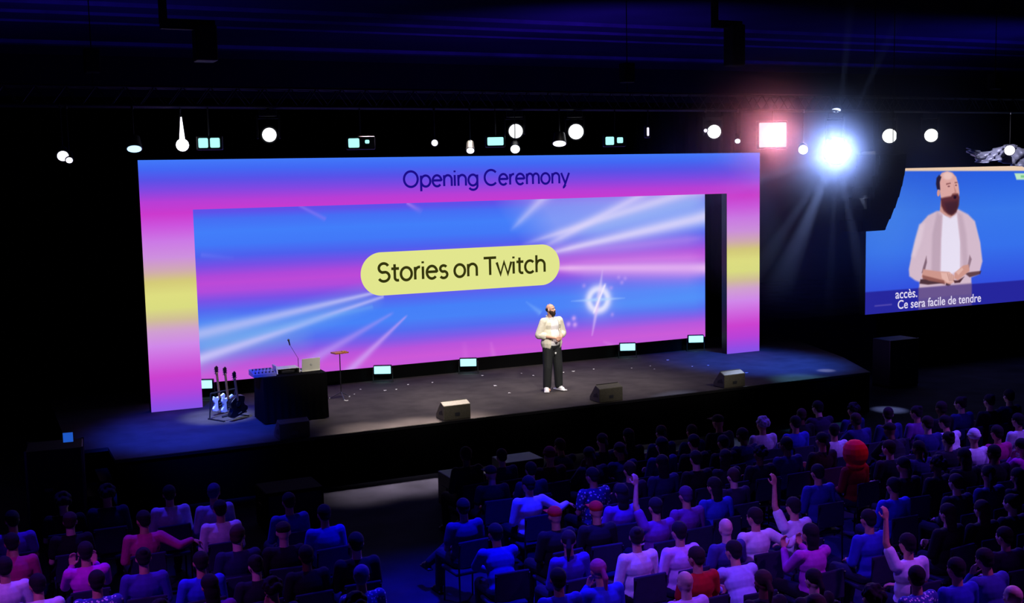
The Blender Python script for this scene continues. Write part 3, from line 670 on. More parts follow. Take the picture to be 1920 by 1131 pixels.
# ------------------------------------------------------------------ things on the stage
def guitar(px, py, hpx, hpy, body_rgb, label, electric=True):
    base = at(px, py, 2, STAGE_Z+.12); ref = at(hpx, hpy, 1, base.y)
    t = empty('guitar', (base.x, base.y, STAGE_Z+.10), label, 'guitar', 'guitars on the stand at the left of the stage')
    L = max(.9, ref.z-base.z+.02); lean = math.atan2(ref.x-base.x, L)
    t.rotation_euler = (.17, lean, .5)
    k = .205 if electric else .25
    out = [(0, 0), (.55, .02), (.85, .18), (.86, .42), (.62, .66), (.56, .82), (.66, 1.02), (.72, 1.26), (.60, 1.46) if electric else (.60, 1.40), (.28, 1.36) if electric else (.3, 1.55), (.14, 1.36) if electric else (.12, 1.58)]
    pts = [(x*k, 0, z*k) for x, z in out]+[(-x*k*(1.0), 0, (z+(.14 if electric and z > 1.4 else 0))*k) for x, z in out[::-1][:-1]]
    c = Matrix.Identity(3)
    body = MB().prism(pts, (0, -.02 if electric else -.045, 0), (0, .04 if electric else .09, 0)).build('body', mat('guitar_%d_%d_%d' % body_rgb, body_rgb, .25), t)
    bv = body.modifiers.new('bevel', 'BEVEL'); bv.width = .008; bv.segments = 2
    yo = -.024 if electric else -.049
    if electric:
        MB().prism([(-.06, yo, .05), (.10, yo, .06), (.11, yo, .20), (.03, yo, .25), (-.05, yo, .21)], (0, -.003, 0), (0, .005, 0)).build('pickguard', BLACK if sum(body_rgb) > 300 else WHITE, t)
        for z in (.10, .16): MB().box((0, yo-.006, z), (.07, .012, .018), None, .004).build('pickup', GREY, t)
    else: MB().tube((0, yo+.003, .24), (0, yo-.003, .24), .05, seg=24).build('sound_hole', BLACK, t)
    MB().box((0, yo-.005, .055), (.09, .012, .02), None, .004).build('bridge', GREY, t)
    MB().box((0, yo+.004, (1.36*k+L-.14)/2), (.045, .022, L-.14-1.36*k+.06), None, .006).build('neck', mat('maple', (150, 104, 66), .5), t)
    hd = MB().prism([(-.024, yo, L-.15), (.024, yo, L-.15), (.042, yo, L-.02), (.02, yo, L+.02), (-.035, yo, L)], (0, -.002, 0), (0, .018, 0)).build('headstock', mat('dark_headstock', (46, 22, 30), .4), t)
    for i in range(3):
        for s in (-1, 1): MB().tube((s*.03, yo+.008, L-.12+i*.04), (s*.055, yo+.008, L-.12+i*.04), .006, seg=8).build('tuning_peg', GREY, hd)
def stage_things():
    guitar(413, 766, 389, 692, (226, 232, 240), 'pale white electric guitar, leftmost in the guitar stand')
    guitar(429, 768, 405, 702, (196, 206, 220), 'pearl grey electric guitar in the middle of the guitar stand')
    guitar(447, 776, 419, 706, (22, 20, 24), 'black acoustic guitar, rightmost and nearest in the guitar stand', False)
    p = at(428, 786, 2, STAGE_Z)
    t = empty('guitar_stand', p, 'low black tubular rack holding three guitars beside the black table', 'stand', rz=.5)
    for x in (-.22, .36):
        MB().tube((x, -.16, .015), (x, .30, .015), .014).build('foot', BLACK, t); MB().tube((x, .26, .015), (x, .20, .50), .013).build('upright', BLACK, t)
    MB().tube((-.22, .20, .50), (.36, .20, .50), .016).build('neck_bar', BLACK, t); MB().tube((-.22, -.10, .09), (.36, -.10, .09), .016).build('body_bar', BLACK, t)
    # draped table
    a = at(498, 797, 2, STAGE_Z); b = at(615, 784, 2, STAGE_Z); Wd = b.x-a.x; D = .72; H = .86
    t = empty('draped_table', ((a.x+b.x)/2, a.y+D/2, STAGE_Z), 'waist high stage table fully covered in black cloth', 'table')
    MB().box((0, 0, H-.02), (Wd, D, .04), None, .008).build('tabletop', BLACK, t)
    bm = bmesh.new(); ring = []
    N = 200; per = 2*(Wd+D)
    for i in range(N):
        s = per*i/N; w2, d2 = Wd/2+.008, D/2+.008
        if s < Wd: q = (-w2+s, -d2); nn = (0, -1)
        elif s < Wd+D: q = (w2, -d2+s-Wd); nn = (1, 0)
        elif s < 2*Wd+D: q = (w2-(s-Wd-D), d2); nn = (0, 1)
        else: q = (-w2, d2-(s-2*Wd-D)); nn = (-1, 0)
        f = .012*(1+math.sin(i*.9)); ring.append([bm.verts.new((q[0]+nn[0]*f*k, q[1]+nn[1]*f*k, z)) for k, z in ((0, H+.004), (.4, H*.6), (1, .02))])
    for i in range(N):
        for k in (0, 1): bm.faces.new((ring[i][k], ring[(i+1) % N][k], ring[(i+1) % N][k+1], ring[i][k+1]))
    bm.faces.new([r[0] for r in ring])
    me = bpy.data.meshes.new('table_cover'); bm.to_mesh(me); bm.free(); me.materials.append(MATTE); link('table_cover', me, t)
    TX, TY, TZ = (a.x+b.x)/2, a.y+D/2, STAGE_Z+H+.006
    # laptop with its lid back towards the hall
    lp = at(598, 704, 2, TZ)
    t = empty('laptop', (lp.x, TY-.10, TZ), 'open silver laptop with pale lid facing the hall, on black table', 'laptop', rz=.12)
    sv = mat('silver_lid', (226, 226, 214), .4, .1)
    MB().box((0, .12, .012), (.36, .25, .016), None, .004).build('base', sv, t)
    MB().box((0, .13, .021), (.30, .12, .003)).build('keyboard', BLACK, t)
    ld = MB().box((0, 0, .125), (.36, .010, .25), RX(.12), .003).build('lid', sv, t)
    MB().ball((0, -.012, .13), (.022, .004, .026), seg=12).build('emblem', mat('emblem_grey', (176, 180, 176), .3), ld)
    MB().box((0, .012, .125), (.33, .003, .22), RX(.12)).build('display', emis('laptop_glow', (120, 130, 170), .5), t)
    # mixer, white riser, controller
    mp = at(560, 708, 2, TZ)
    t = empty('laptop_shelf', (mp.x-.04, TY+.06, TZ), 'white bent metal equipment shelf in the middle of black table', 'shelf')
    wp = mat('bright_white_panel', (244, 240, 240), .4)
    MB().box((0, 0, .09), (.40, .30, .014), None, .004).build('top_panel', wp, t)
    MB().prism([(-.22, 0, 0), (-.20, 0, 0), (-.21, 0, .15), (-.235, 0, .15)], (0, -.15, 0), (0, .30, 0)).build('side_panel', wp, t)
    MB().box((.21, 0, .042), (.014, .30, .085)).build('side_panel', wp, t)
    MB().box((0, .14, .042), (.42, .014, .085)).build('back_panel', wp, t)
    t = empty('effects_unit', (mp.x-.04, TY+.04, TZ), 'small black effects unit standing inside the white shelf', 'effects unit')
    MB().box((0, 0, .03), (.24, .20, .05), None, .006).build('case', BLACK, t)
    for i in range(4): MB().tube((-.08+.05*i, -.03, .055), (-.08+.05*i, -.03, .07), .010, seg=10).build('knob', GREY, t)
    cp_ = at(507, 716, 2, TZ)
    t = empty('mixing_desk', (cp_.x+.04, TY-.05, TZ), 'low grey mixing desk with knobs at the left of black table', 'mixer')
    MB().prism([(0, -.2, .0), (0, .2, .0), (0, .2, .10), (0, -.2, .05)], (-.21, 0, 0), (.42, 0, 0)).build('case', mat('desk_grey', (150, 146, 150), .5), t)
    for i in range(6):
        for j in range(3): MB().tube((-.16+.065*i, -.12+.11*j, .060+.0135*j), (-.16+.065*i, -.12+.11*j, .085+.0135*j), .011, seg=8).build('knob', WHITE if j % 2 else BLACK, t)
    for i, x in enumerate((.12, .25)):
        pp = Vector((cp_.x+x+.08, TY+.22, TZ))
    # boom microphone
    b0 = at(560, 700, 1, TY+.25); tip = at(541, 638, 1, TY+.25); 
    t = empty('microphone_stand', (b0.x, TY+.25, TZ), 'thin black gooseneck microphone rising behind the white shelf', 'microphone')
    top = Vector((0, 0, at(558, 672, 1, TY+.25).z-TZ)); tp = tip-Vector((b0.x, TY+.25, TZ))
    MB().tube((0, 0, 0), (0, 0, .015), .05, seg=20).build('base', BLACK, t); MB().tube((0, 0, .01), top, .006).build('pole', BLACK, t)
    MB().tube(top, tp+Vector((.02, 0, -.09)), .0035).build('boom', BLACK, t)
    MB().cap(tp+Vector((.02, 0, -.09)), tp, .012, .014).build('microphone', BLACK, t); MB().ball(tp, .023, seg=12).build('grille', GREY, t, smooth=True)
    # music stand
    g = at(640, 748, 2, STAGE_Z); hd = at(640, 661, 1, g.y); hz = hd.z-STAGE_Z
    t = empty('music_stand', g, 'slim stand with small orange wooden tray beside the black table', 'stand', rz=.2)
    MB().box((0, 0, hz), (.30, .22, .03), None, .006).build('tray', mat('orange_wood', (214, 128, 62), .5), t)
    MB().box((.08, -.02, hz+.022), (.08, .09, .012)).build('cloth', mat('tan_cloth', (200, 150, 90), .8), t)
    MB().tube((0, 0, .10), (0, 0, hz-.01), .010).build('pole', BLACK, t)
    for k in range(3):
        a_ = k*2.09+.3; MB().tube((0, 0, .14), (.24*math.cos(a_), .24*math.sin(a_), .012), .009).build('leg', GREY, t)
        MB().ball((.24*math.cos(a_), .24*math.sin(a_), .014), .014, seg=8).build('rubber_foot', WHITE, t)
    # floor lights in front of the rear screen
    cy_ = emis('cyan_white_lens', (160, 240, 255), 1.7)
    for px, py, lab in ((381, 721, 'cyan floor light half hidden behind the guitars'), (717, 694, 'glowing cyan floor light nearest the orange tray stand'), (878, 680, 'glowing cyan floor light between the tray stand and the speaker'),
                        (1177, 651, 'glowing cyan floor light below the star on the screen'), (1305, 636, 'glowing cyan floor light at the right end of the screen')):
        p = at(px, py, 1, YB-.32)
        t = empty('floor_light', (p.x, YB-.32, STAGE_Z), lab, 'stage light', 'cyan floor lights along the rear screen', rz=-.42)
        z = p.z-STAGE_Z
        hs = MB().box((0, .06, z), (.40, .11, .20), None, .015).build('housing', BLACK, t)
        MB().box((0, -.002, z), (.36, .02, .165), None, .006).build('lens', cy_, t)
        for s in (-1, 1): MB().box((s*.215, .06, z/2+.01), (.012, .05, z+.02)).build('bracket', BLACK, t)
        MB().box((0, .06, .008), (.46, .16, .012)).build('base_plate', BLACK, t)
        l = bpy.data.lights.new('floor_light_glow', 'SPOT'); l.energy = 9; l.color = (.35, .95, 1); l.spot_size = 2.6; l.spot_blend = 1; l.shadow_soft_size = .08
        lo = bpy.data.objects.new('floor_light_glow', l); COL.objects.link(lo); lo.location = (p.x-.05, YB-.42, p.z); lo.rotation_euler = (math.radians(70), 0, -.42)
    # wedge monitors
    cas = mat('wedge_paint', (92, 88, 76), .6, vary=.2)
    for px, py, lab in ((562, 829, 'black wedge monitor at the left stage edge, below the table'), (862, 789, 'black wedge monitor on the stage edge left of the speaker'),
                        (1151, 755, 'black wedge monitor on the stage edge right of the speaker'), (1380, 727, 'black wedge monitor near the right end of the stage edge')):
        p = at(px, py, 2, STAGE_Z)
        t = empty('wedge_monitor', (p.x, max(p.y, YF+.05)+.16, STAGE_Z), lab, 'floor monitor', 'wedge monitors along the stage edge', rz=.04)
        pr = [(0, -.17, .0), (0, .20, .0), (0, .20, .08), (0, -.02, .33), (0, -.17, .27)]
        c = MB().prism(pr, (-.27, 0, 0), (.54, 0, 0)).build('cabinet', cas, t); bv = c.modifiers.new('bevel', 'BEVEL'); bv.width = .012; bv.segments = 2
        MB().prism([(0, .205, .09), (0, -.015, .34), (0, -.025, .33), (0, .195, .08)], (-.25, 0, 0), (.50, 0, 0)).build('grille', BLACK, t)
        for s in (-1, 1): MB().prism([(0, -.12, .10), (0, .06, .08), (0, .03, .14), (0, -.08, .18)], (s*.272, 0, 0), (s*.004, 0, 0)).build('handle', BLACK, t)
        MB().box((0, -.172, .10), (.10, .01, .06)).build('socket_plate', GREY, t)
    # paper scraps
    random.seed(11)
    wp2 = mat('paper_scrap_white', (235, 232, 238), .8)
    spots_ = [(743, 731), (722, 733), (765, 722), (811, 718), (929, 724), (955, 738), (978, 701), (1056, 699), (1075, 697), (1113, 693), (1184, 691), (1219, 687), (1227, 693), (1298, 688), (1328, 686), (1163, 662), (863, 692), (676, 731),
              (650, 752), (1000, 705), (655, 745), (664, 740), (1252, 676), (1400, 700), (905, 705)]
    for i, (px, py) in enumerate(spots_):
        p = at(px, py, 2, STAGE_Z); s = random.uniform(.018, .035)*(1.6 if i in (4, 5) else 1)
        MBs = MB().prism([(-s, -s*.5, .012), (s*.2, -s*.7, .004), (s, 0, .014), (s*.5, s*.6, .004), (-s*.7, s*.5, .010)], (0, 0, 0), (0, 0, .006))
        o = MBs.build('paper_scrap', wp2, None, (p.x, p.y, STAGE_Z-.003), (0, 0, random.uniform(0, 6)))
        props(o, 'tiny white paper scrap lying on the dark stage deck', 'paper', 'paper scraps on the stage deck')
    # batten of small reflective strips on the plinth
    for px, py in ((560, 828), (1015, 774), (1040, 773)): pass
stage_things()

def floor_boxes():
    g = mat('speaker_paint_lit', (60, 58, 54), .55)
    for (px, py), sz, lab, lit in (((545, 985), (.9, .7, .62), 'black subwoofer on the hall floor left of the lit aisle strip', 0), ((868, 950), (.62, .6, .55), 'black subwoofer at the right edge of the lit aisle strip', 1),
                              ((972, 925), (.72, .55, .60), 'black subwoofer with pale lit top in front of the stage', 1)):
        p = at(px, py, 2, 0); y = min(p.y, YF-.75)
        t = empty('subwoofer', (p.x, y, 0), lab, 'loudspeaker', 'subwoofers on the floor before the stage')
        MB().box((0, 0, sz[2]/2+.02), sz, None, .02).build('cabinet', g if lit else MATTE, t)  # unlit box takes a blacker finish, its shade put into the colour
        MB().box((0, -sz[1]/2-.006, sz[2]/2+.02), (sz[0]-.08, .015, sz[2]-.10)).build('grille', BLACK, t)
        for sx in (-1, 1):
            for sy in (-1, 1): MB().tube((sx*(sz[0]/2-.08), sy*(sz[1]/2-.08), 0), (sx*(sz[0]/2-.08), sy*(sz[1]/2-.08), .03), .025).build('foot', BLACK, t)
            MB().box((sx*(sz[0]/2+.004), 0, sz[2]*.6), (.012, .2, .08)).build('handle', BLACK, t)
    # cable tester lamp on the skirt
    p = at(880, 846, 1, YF-.012)
    t = empty('marker_lamp', (p.x, YF-.008, p.z), 'tiny white marker lamp shining on the black stage skirt', 'lamp')
    MB().box((0, .0, 0), (.10, .03, .06), None, .006).build('case', BLACK, t); MB().box((0, -.018, 0), (.075, .01, .032), None, .004).build('lens', emis('marker_glow', (220, 210, 255), 1.6), t)
    # flight case with blue display at the left
    p = at(104, 822, 1, 18.25)
    t = empty('flight_case', (p.x, 18.6, 0), 'tall dark flight case with small blue display left of the stage', 'case', rz=-.1)
    MB().box((0, 0, .75), (.80, .7, 1.3), None, .015).build('body', mat('case_dark', (20, 20, 34), .6), t)
    for sx in (-1, 1):
        for sy in (-1, 1):
            MB().box((sx*.395, sy*.345, .75), (.035, .035, 1.32)).build('corner_rail', GREY, t)
            MB().tube((sx*.3, sy*.27, .05), (sx*.3+.03, sy*.27, .05), .05).build('caster', BLACK, t)
    MB().box((.21, -.365, p.z), (.14, .02, .14)).build('display', emis('blue_display', (34, 96, 214), .8), t)
    MB().box((-.1, -.36, .8), (.12, .02, .05)).build('latch', GREY, t)
    # curved rack case right end
    p = at(1640, 690, 2, 0)
    q = at(1642, 672, 1, YP-1.2)
    t = empty('equipment_crate', (q.x+.25, YP-1.6, 0), 'dark equipment crate standing right of the stage below the video screen', 'crate')
    MB().box((0, 0, .62), (.9, .6, 1.12), None, .015).build('body', mat('crate_blue', (26, 28, 60), .7), t)
    for sx in (-1, 1): MB().box((sx*.44, -.3, .62), (.03, .03, 1.13)).build('corner_rail', GREY, t)
    MB().box((0, 0, .03), (.9, .6, .06)).build('skid', BLACK, t)
floor_boxes()

# ------------------------------------------------------------------ rig above the stage
TY0 = YP-1.0
def truss(name, y, z, x0, x1, label, h=.34):
    t = empty(name, (x0, y, z), label, 'truss')
    L = x1-x0
    for dy in (-h/2, h/2):
        for dz in (0, h): MB().tube((0, dy, dz), (L, dy, dz), .024, seg=8).build('chord', TRUSS, t)
    n = int(L/.5); m = MB()
    for i in range(n):
        a, b = L*i/n, L*(i+1)/n; c = (a+b)/2
        for dy in (-h/2, h/2): m.tube((a, dy, 0), (c, dy, h), .011, seg=6); m.tube((c, dy, h), (b, dy, 0), .011, seg=6)
        m.tube((a, -h/2, h), (b, h/2, h), .009, seg=6); m.tube((a, -h/2, 0), (a, h/2, 0), .009, seg=6)
    m.build('lacing', TRUSS, t)
    for x in (L*.15, L*.5, L*.85):
        MB().tube((x, 0, h), (x, 0, CEIL-z-.01), .010, seg=6).build('hoist_chain', BLACK, t); MB().box((x, 0, h+.45), (.26, .26, .42), None, .02).build('chain_motor', BLACK, t)
    return t
ZT = at(1080, 205, 1, TY0).z
truss('lighting_truss', TY0, ZT, -2.5, 29, 'long dark lighting truss hanging above the portal frame')
def moving_head(px, py, r_px, label, rgb=(250, 252, 255), power=2.5, aim=None, group='round white moving spotlights above the portal', glow_w=0, deg=30):
    p = at(px, py, 1, TY0-.05); dist = (p-EYE).dot(FWD); r = r_px*dist/F_PX
    aim = Vector(aim) if aim else EYE+Vector((0, 0, 0)); d = (aim-p).normalized()
    t = empty('moving_head_light', (p.x, TY0, ZT-.02), label, 'spotlight', group)
    o = p-Vector((p.x, TY0, ZT-.02)); yaw = math.atan2(d.y, d.x)-math.pi/2; Q = RZ(yaw)
    MB().box((0, 0, -.09), (.34, .26, .14), Q, .02).build('base', BLACK, t)
    MB().tube((0, 0, -.02), (0, 0, .06), .03).build('clamp', GREY, t)
    arm = max(.12, -(o.z)-.05)
    y_ = MB().box((0, 0, -.18), (.44, .07, .04), Q, .01)
    for s in (-1, 1):
        c = Q@Vector((s*.205, 0, -.18-arm/2+.06)); y_.box(tuple(c), (.035, .09, arm), Q, .01)
    y_.build('yoke', BLACK, t)
    hd = MB().tube(o-d*.34, o-d*.02, r*.95+.03, r+.035, 28).ball(o-d*.32, r*.9+.03).build('head_shell', BLACK, t)
    hd.data.polygons.foreach_set('use_smooth', [len(f.vertices) < 8 for f in hd.data.polygons])
    MB().tube(o-d*.03, o, r, r, 32).build('lens', emis('lens_%d_%d_%d_%d' % (*rgb, int(power)), rgb, power), t)
    return p, d
for px, py, r, lab in ((505, 253, 13, 'round white spotlight glowing alone above the left third of the portal'), (967, 246, 13, 'round white spotlight directly above the header lettering, left of its brighter neighbour'),
                       (1080, 247, 14, 'bright round white spotlight with faint halo above the end of the header lettering'), (1339, 247, 12.5, 'round white spotlight left of the pinkish square lamp'),
                       (1668, 255, 13, 'round white spotlight just right of the dazzling star lamp'), (1746, 254, 12, 'round white spotlight above the top edge of the video screen')):
    moving_head(px, py, r, lab)
# small lamps hanging lower
def par(px, py, rx, ry, label, rgb, power, name='par_lamp', group='small bright lamps hanging just above the portal', y=None):
    y = y or TY0-.17
    p = at(px, py, 1, y); k = (p-EYE).dot(FWD)/F_PX; r = rx*k
    cosv = min(1, ry/rx); el = math.asin(max(-1, min(1, cosv)))      # tilt so that the round lens reads as the ellipse seen
    t = empty(name, (p.x, p.y, ZT-.01), label, 'lamp', group); o = p-Vector((p.x, p.y, ZT-.01))
    to = (EYE-p).normalized(); h = Vector((to.x, to.y, 0)).normalized(); a0 = math.asin(to.z); a = a0-(math.pi/2-el)
    d = h*math.cos(a)+Vector((0, 0, 1))*math.sin(a)
    MB().tube((0, 0, .03), (0, 0, -.05), .025).build('clamp', GREY, t)
    MB().tube((0, 0, -.03), o-d*.12+Vector((0, 0, r+.02)), .010, seg=8).build('hanger', BLACK, t)
    MB().tube(o-d*.24, o-d*.01, r*.7+.02, r+.018, 24).build('can', BLACK, t)
    MB().tube(o-d*.015, o, r, r, 28).build('lens', emis('lens_%d_%d_%d_%d' % (*rgb, int(power*10)), rgb, power), t)
VW = (236, 232, 255)
for a in ((118, 293, 10, 9, 'white lamp far left of the portal, larger of the touching pair', VW, 3), (130, 301, 6, 5, 'small white lamp far left of the portal, lower of the touching pair', VW, 2.5),
          (252, 280, 13, 6, 'flat blue-white lamp above the top left corner of the portal', (170, 215, 255), 2), (882, 283, 7, 5, 'small white lamp touching the portal top left of the header lettering end', VW, 3),
          (966, 280, 8.5, 7.5, 'small round white lamp under the spotlight above the header lettering', (225, 235, 255), 4), (1049, 270, 12, 5, 'flat oval white lamp left of the bright haloed spotlight', VW, 3),
          (1506, 281, 8.5, 8, 'small round lamp between the pink square lamp and the dazzling star lamp', VW, 5), (1893, 282, 9, 9, 'round white lamp at the far right over the silvery fabric streak', VW, 4),
          (1383, 265, 5, 4, 'tiny white lamp just left of the pinkish square lamp', VW, 2), (1323, 245, 3.5, 5, 'tiny white glint lamp touching the spotlight left of the pink lamp', VW, 1.2),
          (815, 268, 6, 6, 'small bent white lamp between two cyan lamps', VW, 1.5), (1568, 207, 8, 3.5, 'flat white lamp high above the dazzling star lamp', (200, 214, 255), 2)):
    par(*a)
def led_block(px, py, w, h, label, rgb, power, two=False, frac=1, name='blinder_lamp', group='cyan twin blinder lamps above the portal'):
    p = at(px, py, 1, TY0-.17); k = (p-EYE).dot(FWD)/F_PX; W = w*k; H = h*k
    t = empty(name, (p.x, p.y, ZT-.01), label, 'lamp', group, rz=-.35); o = Vector((0, 0, p.z-ZT+.01))
    MB().tube((0, 0, .03), (0, .04, o.z+H/2), .014, seg=8).build('hanger', BLACK, t)
    MB().box(o+Vector((0, .08, 0)), (W+.08, .14, H+.08), None, .02).build('housing', BLACK, t)
    m = emis('cell_%d_%d_%d_%d' % (*rgb, int(power*10)), rgb, power)
    if two:
        for s, f in ((-1, 1), (1, frac)): MB().box(o+Vector((s*W*.27, 0, (1-f)*H*.2)), (W*.44*f, .03, H*f), None, .02).build('cell', m, t)
    else: MB().box(o, (W, .03, H), None, .02).build('cell', m, t)
CY = (168, 250, 246)
led_block(392, 268, 40, 18, 'pair of glowing cyan cells right of the tall white spike lamp', CY, 1.25, True)
led_block(676, 268, 46, 17, 'cyan blinder lamp above the portal left of the header lettering', CY, 1.25, True, .4)
led_block(929, 265, 30, 15, 'single cyan blinder lamp left of the spotlight above the lettering', CY, 1.3)
led_block(1153, 264, 36, 15, 'cyan blinder lamp with a small left cell, right of the bright haloed spotlight', CY, 1.2, True, .7)
led_block(1449, 253, 52, 46, 'large square pinkish white blinder above the right portal corner', (255, 208, 216), .95, name='square_blinder', group='bright blinders over the right portal corner')
led_block(1215, 247, 4, 16, 'thin upright white sliver lamp between the cyan lamp and the next spotlight', VW, 1.2, name='sliver_lamp', group=None)
# lamp whose short upward beam is shaped as a glowing tube
def spike():
    p = at(342, 270, 1, TY0-.17); k = (p-EYE).dot(FWD)/F_PX
    t = empty('spike_lamp', (p.x, p.y, ZT), 'white lamp with its upward beam shaped as a glowing spike above the left portal leg', 'lamp'); o = p-Vector((p.x, p.y, ZT))
    m = emis('spike_white', (240, 238, 255), 3)
    MB().tube(o, o+Vector((0, 0, 50*k)), 6*k, 1.2*k, 16).build('beam_tube', m, t)
    MB().ball(o+Vector((0, 0, -2*k)), (12*k, 8*k, 12*k), seg=16).build('lens', m, t)
    MB().tube(o+Vector((0, .12, -.05)), o+Vector((0, .10, 56*k)), .03).build('spine', BLACK, t)
    MB().tube(o+Vector((0, .10, 56*k)), (0, 0, .04), .015).build('hanger', BLACK, t)
spike()
# the dazzling lamp
star_p, star_d = moving_head(1568, 284, 23, 'dazzling star-like white lamp between the portal and the video screen', (244, 248, 255), 9, None, 'bright blinders over the right portal corner')

def line_array():
    x = at(1655, 400, 1, YP-1.6); y = YP-1.6
    top = at(1690, 290, 1, y).z; bot = at(1640, 432, 1, y).z; n = 7; hgt = (top-bot)/n
    t = empty('line_array', (at(1662, 300, 1, y).x, y, bot), 'curved hanging stack of black loudspeakers covering the video screen corner', 'loudspeaker')
    c = Vector((0, 0, top-bot)); a = 0
    for i in range(n):
        a = .015+.012*i*i*.55; q = RY(0)
        cx = -.010*i-.0125*i*i; cz = top-bot-hgt*(i+.5)
        b = MB().prism([(-.62+cx, 0, cz-hgt/2), (.35+cx-.022*(i+1)*.9, 0, cz-hgt/2+.01), (.35+cx, 0, cz+hgt/2+.012), (-.62+cx, 0, cz+hgt/2+.012)], (0, -.30, 0), (0, .62, 0)).build('speaker_box', MATTE, t)
        MB().box((-.14+cx, -.31, cz), (.72, .015, hgt*.8)).build('grille', MATTE, b)
    MB().box((-.13, 0, top-bot+.05), (.9, .5, .07)).build('fly_frame', BLACK, t)
    for s in (-.4, .2): MB().tube((s, 0, top-bot+.05), (s, 0, CEIL-bot), .010, seg=6).build('hoist_chain', BLACK, t)
line_array()

def hanging_rig(px0, px1, pyb, y, label, mirror=1):
    a = at(px0, 45, 1, y); b = at(px1, 45, 1, y); c = at(px1, pyb, 1, y); w_ = b.x-a.x
    t = empty('rigging_frame', (a.x, y, a.z), label, 'rigging', 'dark rigging pieces hanging from the ceiling')
    MB().box((0, 0, (CEIL-a.z)/2), (.12, .12, CEIL-a.z)).build('drop_pole', BLACK, t)
    MB().box((w_/2, 0, 0), (w_+.1, .14, .16)).build('cross_bar', BLACK, t)
    MB().box((w_-.12, 0, -(a.z-c.z)/2), (.36, .36, a.z-c.z), None, .03).build('projector_case', BLACK, t)
hanging_rig(306, 396, 116, 20.0, 'dark hanging bracket with box against the blue ceiling at upper left')
hanging_rig(1340, 1385, 125, 22.0, 'dark hanging bracket with box against the blue ceiling at upper right')

def drape():
    y = TY0+.2; random.seed(5); nx, nz = 60, 10; bm = bmesh.new(); g = []
    for i in range(nx+1):
        px = 1816+i*(150/nx); f = i/nx; top = 276+8*math.sin(f*9)+f*6; th = 8+26*min(1, f*2.2)+5*math.sin(f*14)
        col = []
        for j in range(nz+1):
            p = at(px, top+th*j/nz, 1, y); p = Vector((p.x, y+.09*math.sin(i*.7+j*.9)+.04*math.sin(i*1.9), p.z)); col.append(bm.verts.new(p))
        g.append(col)
    for i in range(nx):
        for j in range(nz): bm.faces.new((g[i][j], g[i+1][j], g[i+1][j+1], g[i][j+1]))
    org = Vector(g[0][0].co); bmesh.ops.translate(bm, vec=-org, verts=bm.verts)
    me = bpy.data.meshes.new('streak_fabric'); bm.to_mesh(me); bm.free(); me.materials.append(mat('silver_fabric', (170, 170, 196), .4, .3))
    me.polygons.foreach_set('use_smooth', [True]*len(me.polygons))
    o = link('streak_fabric', me, None, org); s = o.modifiers.new('thickness', 'SOLIDIFY'); s.thickness = .01  # bright streak modelled as a strip of crumpled fabric
    props(o, 'bright streak shaped as crumpled silvery fabric, over the video screen at the right edge', 'fabric')
    spot('swag_light', (at(1825, 270, 1, y).x, y-1.6, ZT), at(1880, 290, 1, y), 220, (.8, .8, 1), 60, 1, .05)
drape()

# ------------------------------------------------------------------ audience
SH = {}
def cloth(rgb):
    return mat('cloth_%d_%d_%d' % rgb, rgb, .9, vary=.12, bscale=18)
def patterned(name, c0, c1, scale):
    m = mat(name, c0, .9); nt = m.node_tree; b = nt.nodes['Principled BSDF']
    v = nt.nodes.new('ShaderNodeTexVoronoi'); v.inputs['Scale'].default_value = scale; r = nt.nodes.new('ShaderNodeValToRGB')
    tc = nt.nodes.new('ShaderNodeTexCoord'); nt.links.new(tc.outputs['Object'], v.inputs['Vector']); r.color_ramp.interpolation = 'CONSTANT'
    r.color_ramp.elements[0].color = lin(c1)+(1,); r.color_ramp.elements[1].color = lin(c0)+(1,); r.color_ramp.elements[1].position = .32
    nt.links.new(v.outputs['Distance'], r.inputs['Fac']); nt.links.new(r.outputs['Color'], b.inputs['Base Color']); return m
patterned('print_blue', (40, 50, 120), (200, 205, 240), 22); patterned('print_white', (60, 70, 160), (230, 232, 250), 30)
POSES = {}
for nm, kw in dict(rest=dict(), look=dict(turn=-.5, tilt=.3), slump=dict(lean=-.12, arms='cross'), forward=dict(lean=.42, arms='knees', turn=.2), chin=dict(lean=.22, arms=('chin', 'lap'), tilt=-.5),
                   crossed=dict(cross=True, lean=-.05, turn=-.2, long_sleeve=False), raised=dict(arms=('up', 'lap'), long_sleeve=False), phone=dict(arms='phone', lean=.05, look=-.1),
                   behind=dict(arms=('lap', 'behind'), turn=.3), tee=dict(long_sleeve=False, turn=.25, tilt=-.2)).items():
    POSES[nm] = seated(nm, **kw)
HAIRS = {k: hair_mesh(k) for k in ('short', 'long', 'bun', 'tail', 'curly', 'cap', 'beanie', 'hood')}
SHOE = shoe_mesh('shoe', BLACK, 1.0)
def chair_parts():
    P = {}
    P['seat'] = MB().box((0, .03, .44), (.44, .44, .05), None, .018).mesh('seat', cloth((30, 32, 60)))
    P['backrest'] = MB().box((0, -.245, .70), (.42, .035, .34), RX(0), .015).mesh('backrest', cloth((30, 32, 60)))
    P['leg_front'] = MB().tube((0, .21, 0), (0, .20, .42), .012, seg=8).mesh('leg', BLACK)
    P['leg_rear'] = MB().tube((0, -.24, 0), (0, -.225, .56), .012, seg=8).tube((0, -.225, .56), (0, -.265, .84), .012, seg=8).mesh('leg', BLACK)
    return P
CH = chair_parts()
def chair(x, y, rz, label, group):
    t = empty('stacking_chair', (x, y, 0), label, 'chair', group, rz)
    link('seat', CH['seat'], t); link('backrest', CH['backrest'], t)
    for s in (-.2, .2): link('leg', CH['leg_front'], t, (s, 0, 0)); link('leg', CH['leg_rear'], t, (s, 0, 0))
def slot(o, m):
    o.material_slots[0].link = 'OBJECT'; o.material_slots[0].material = m
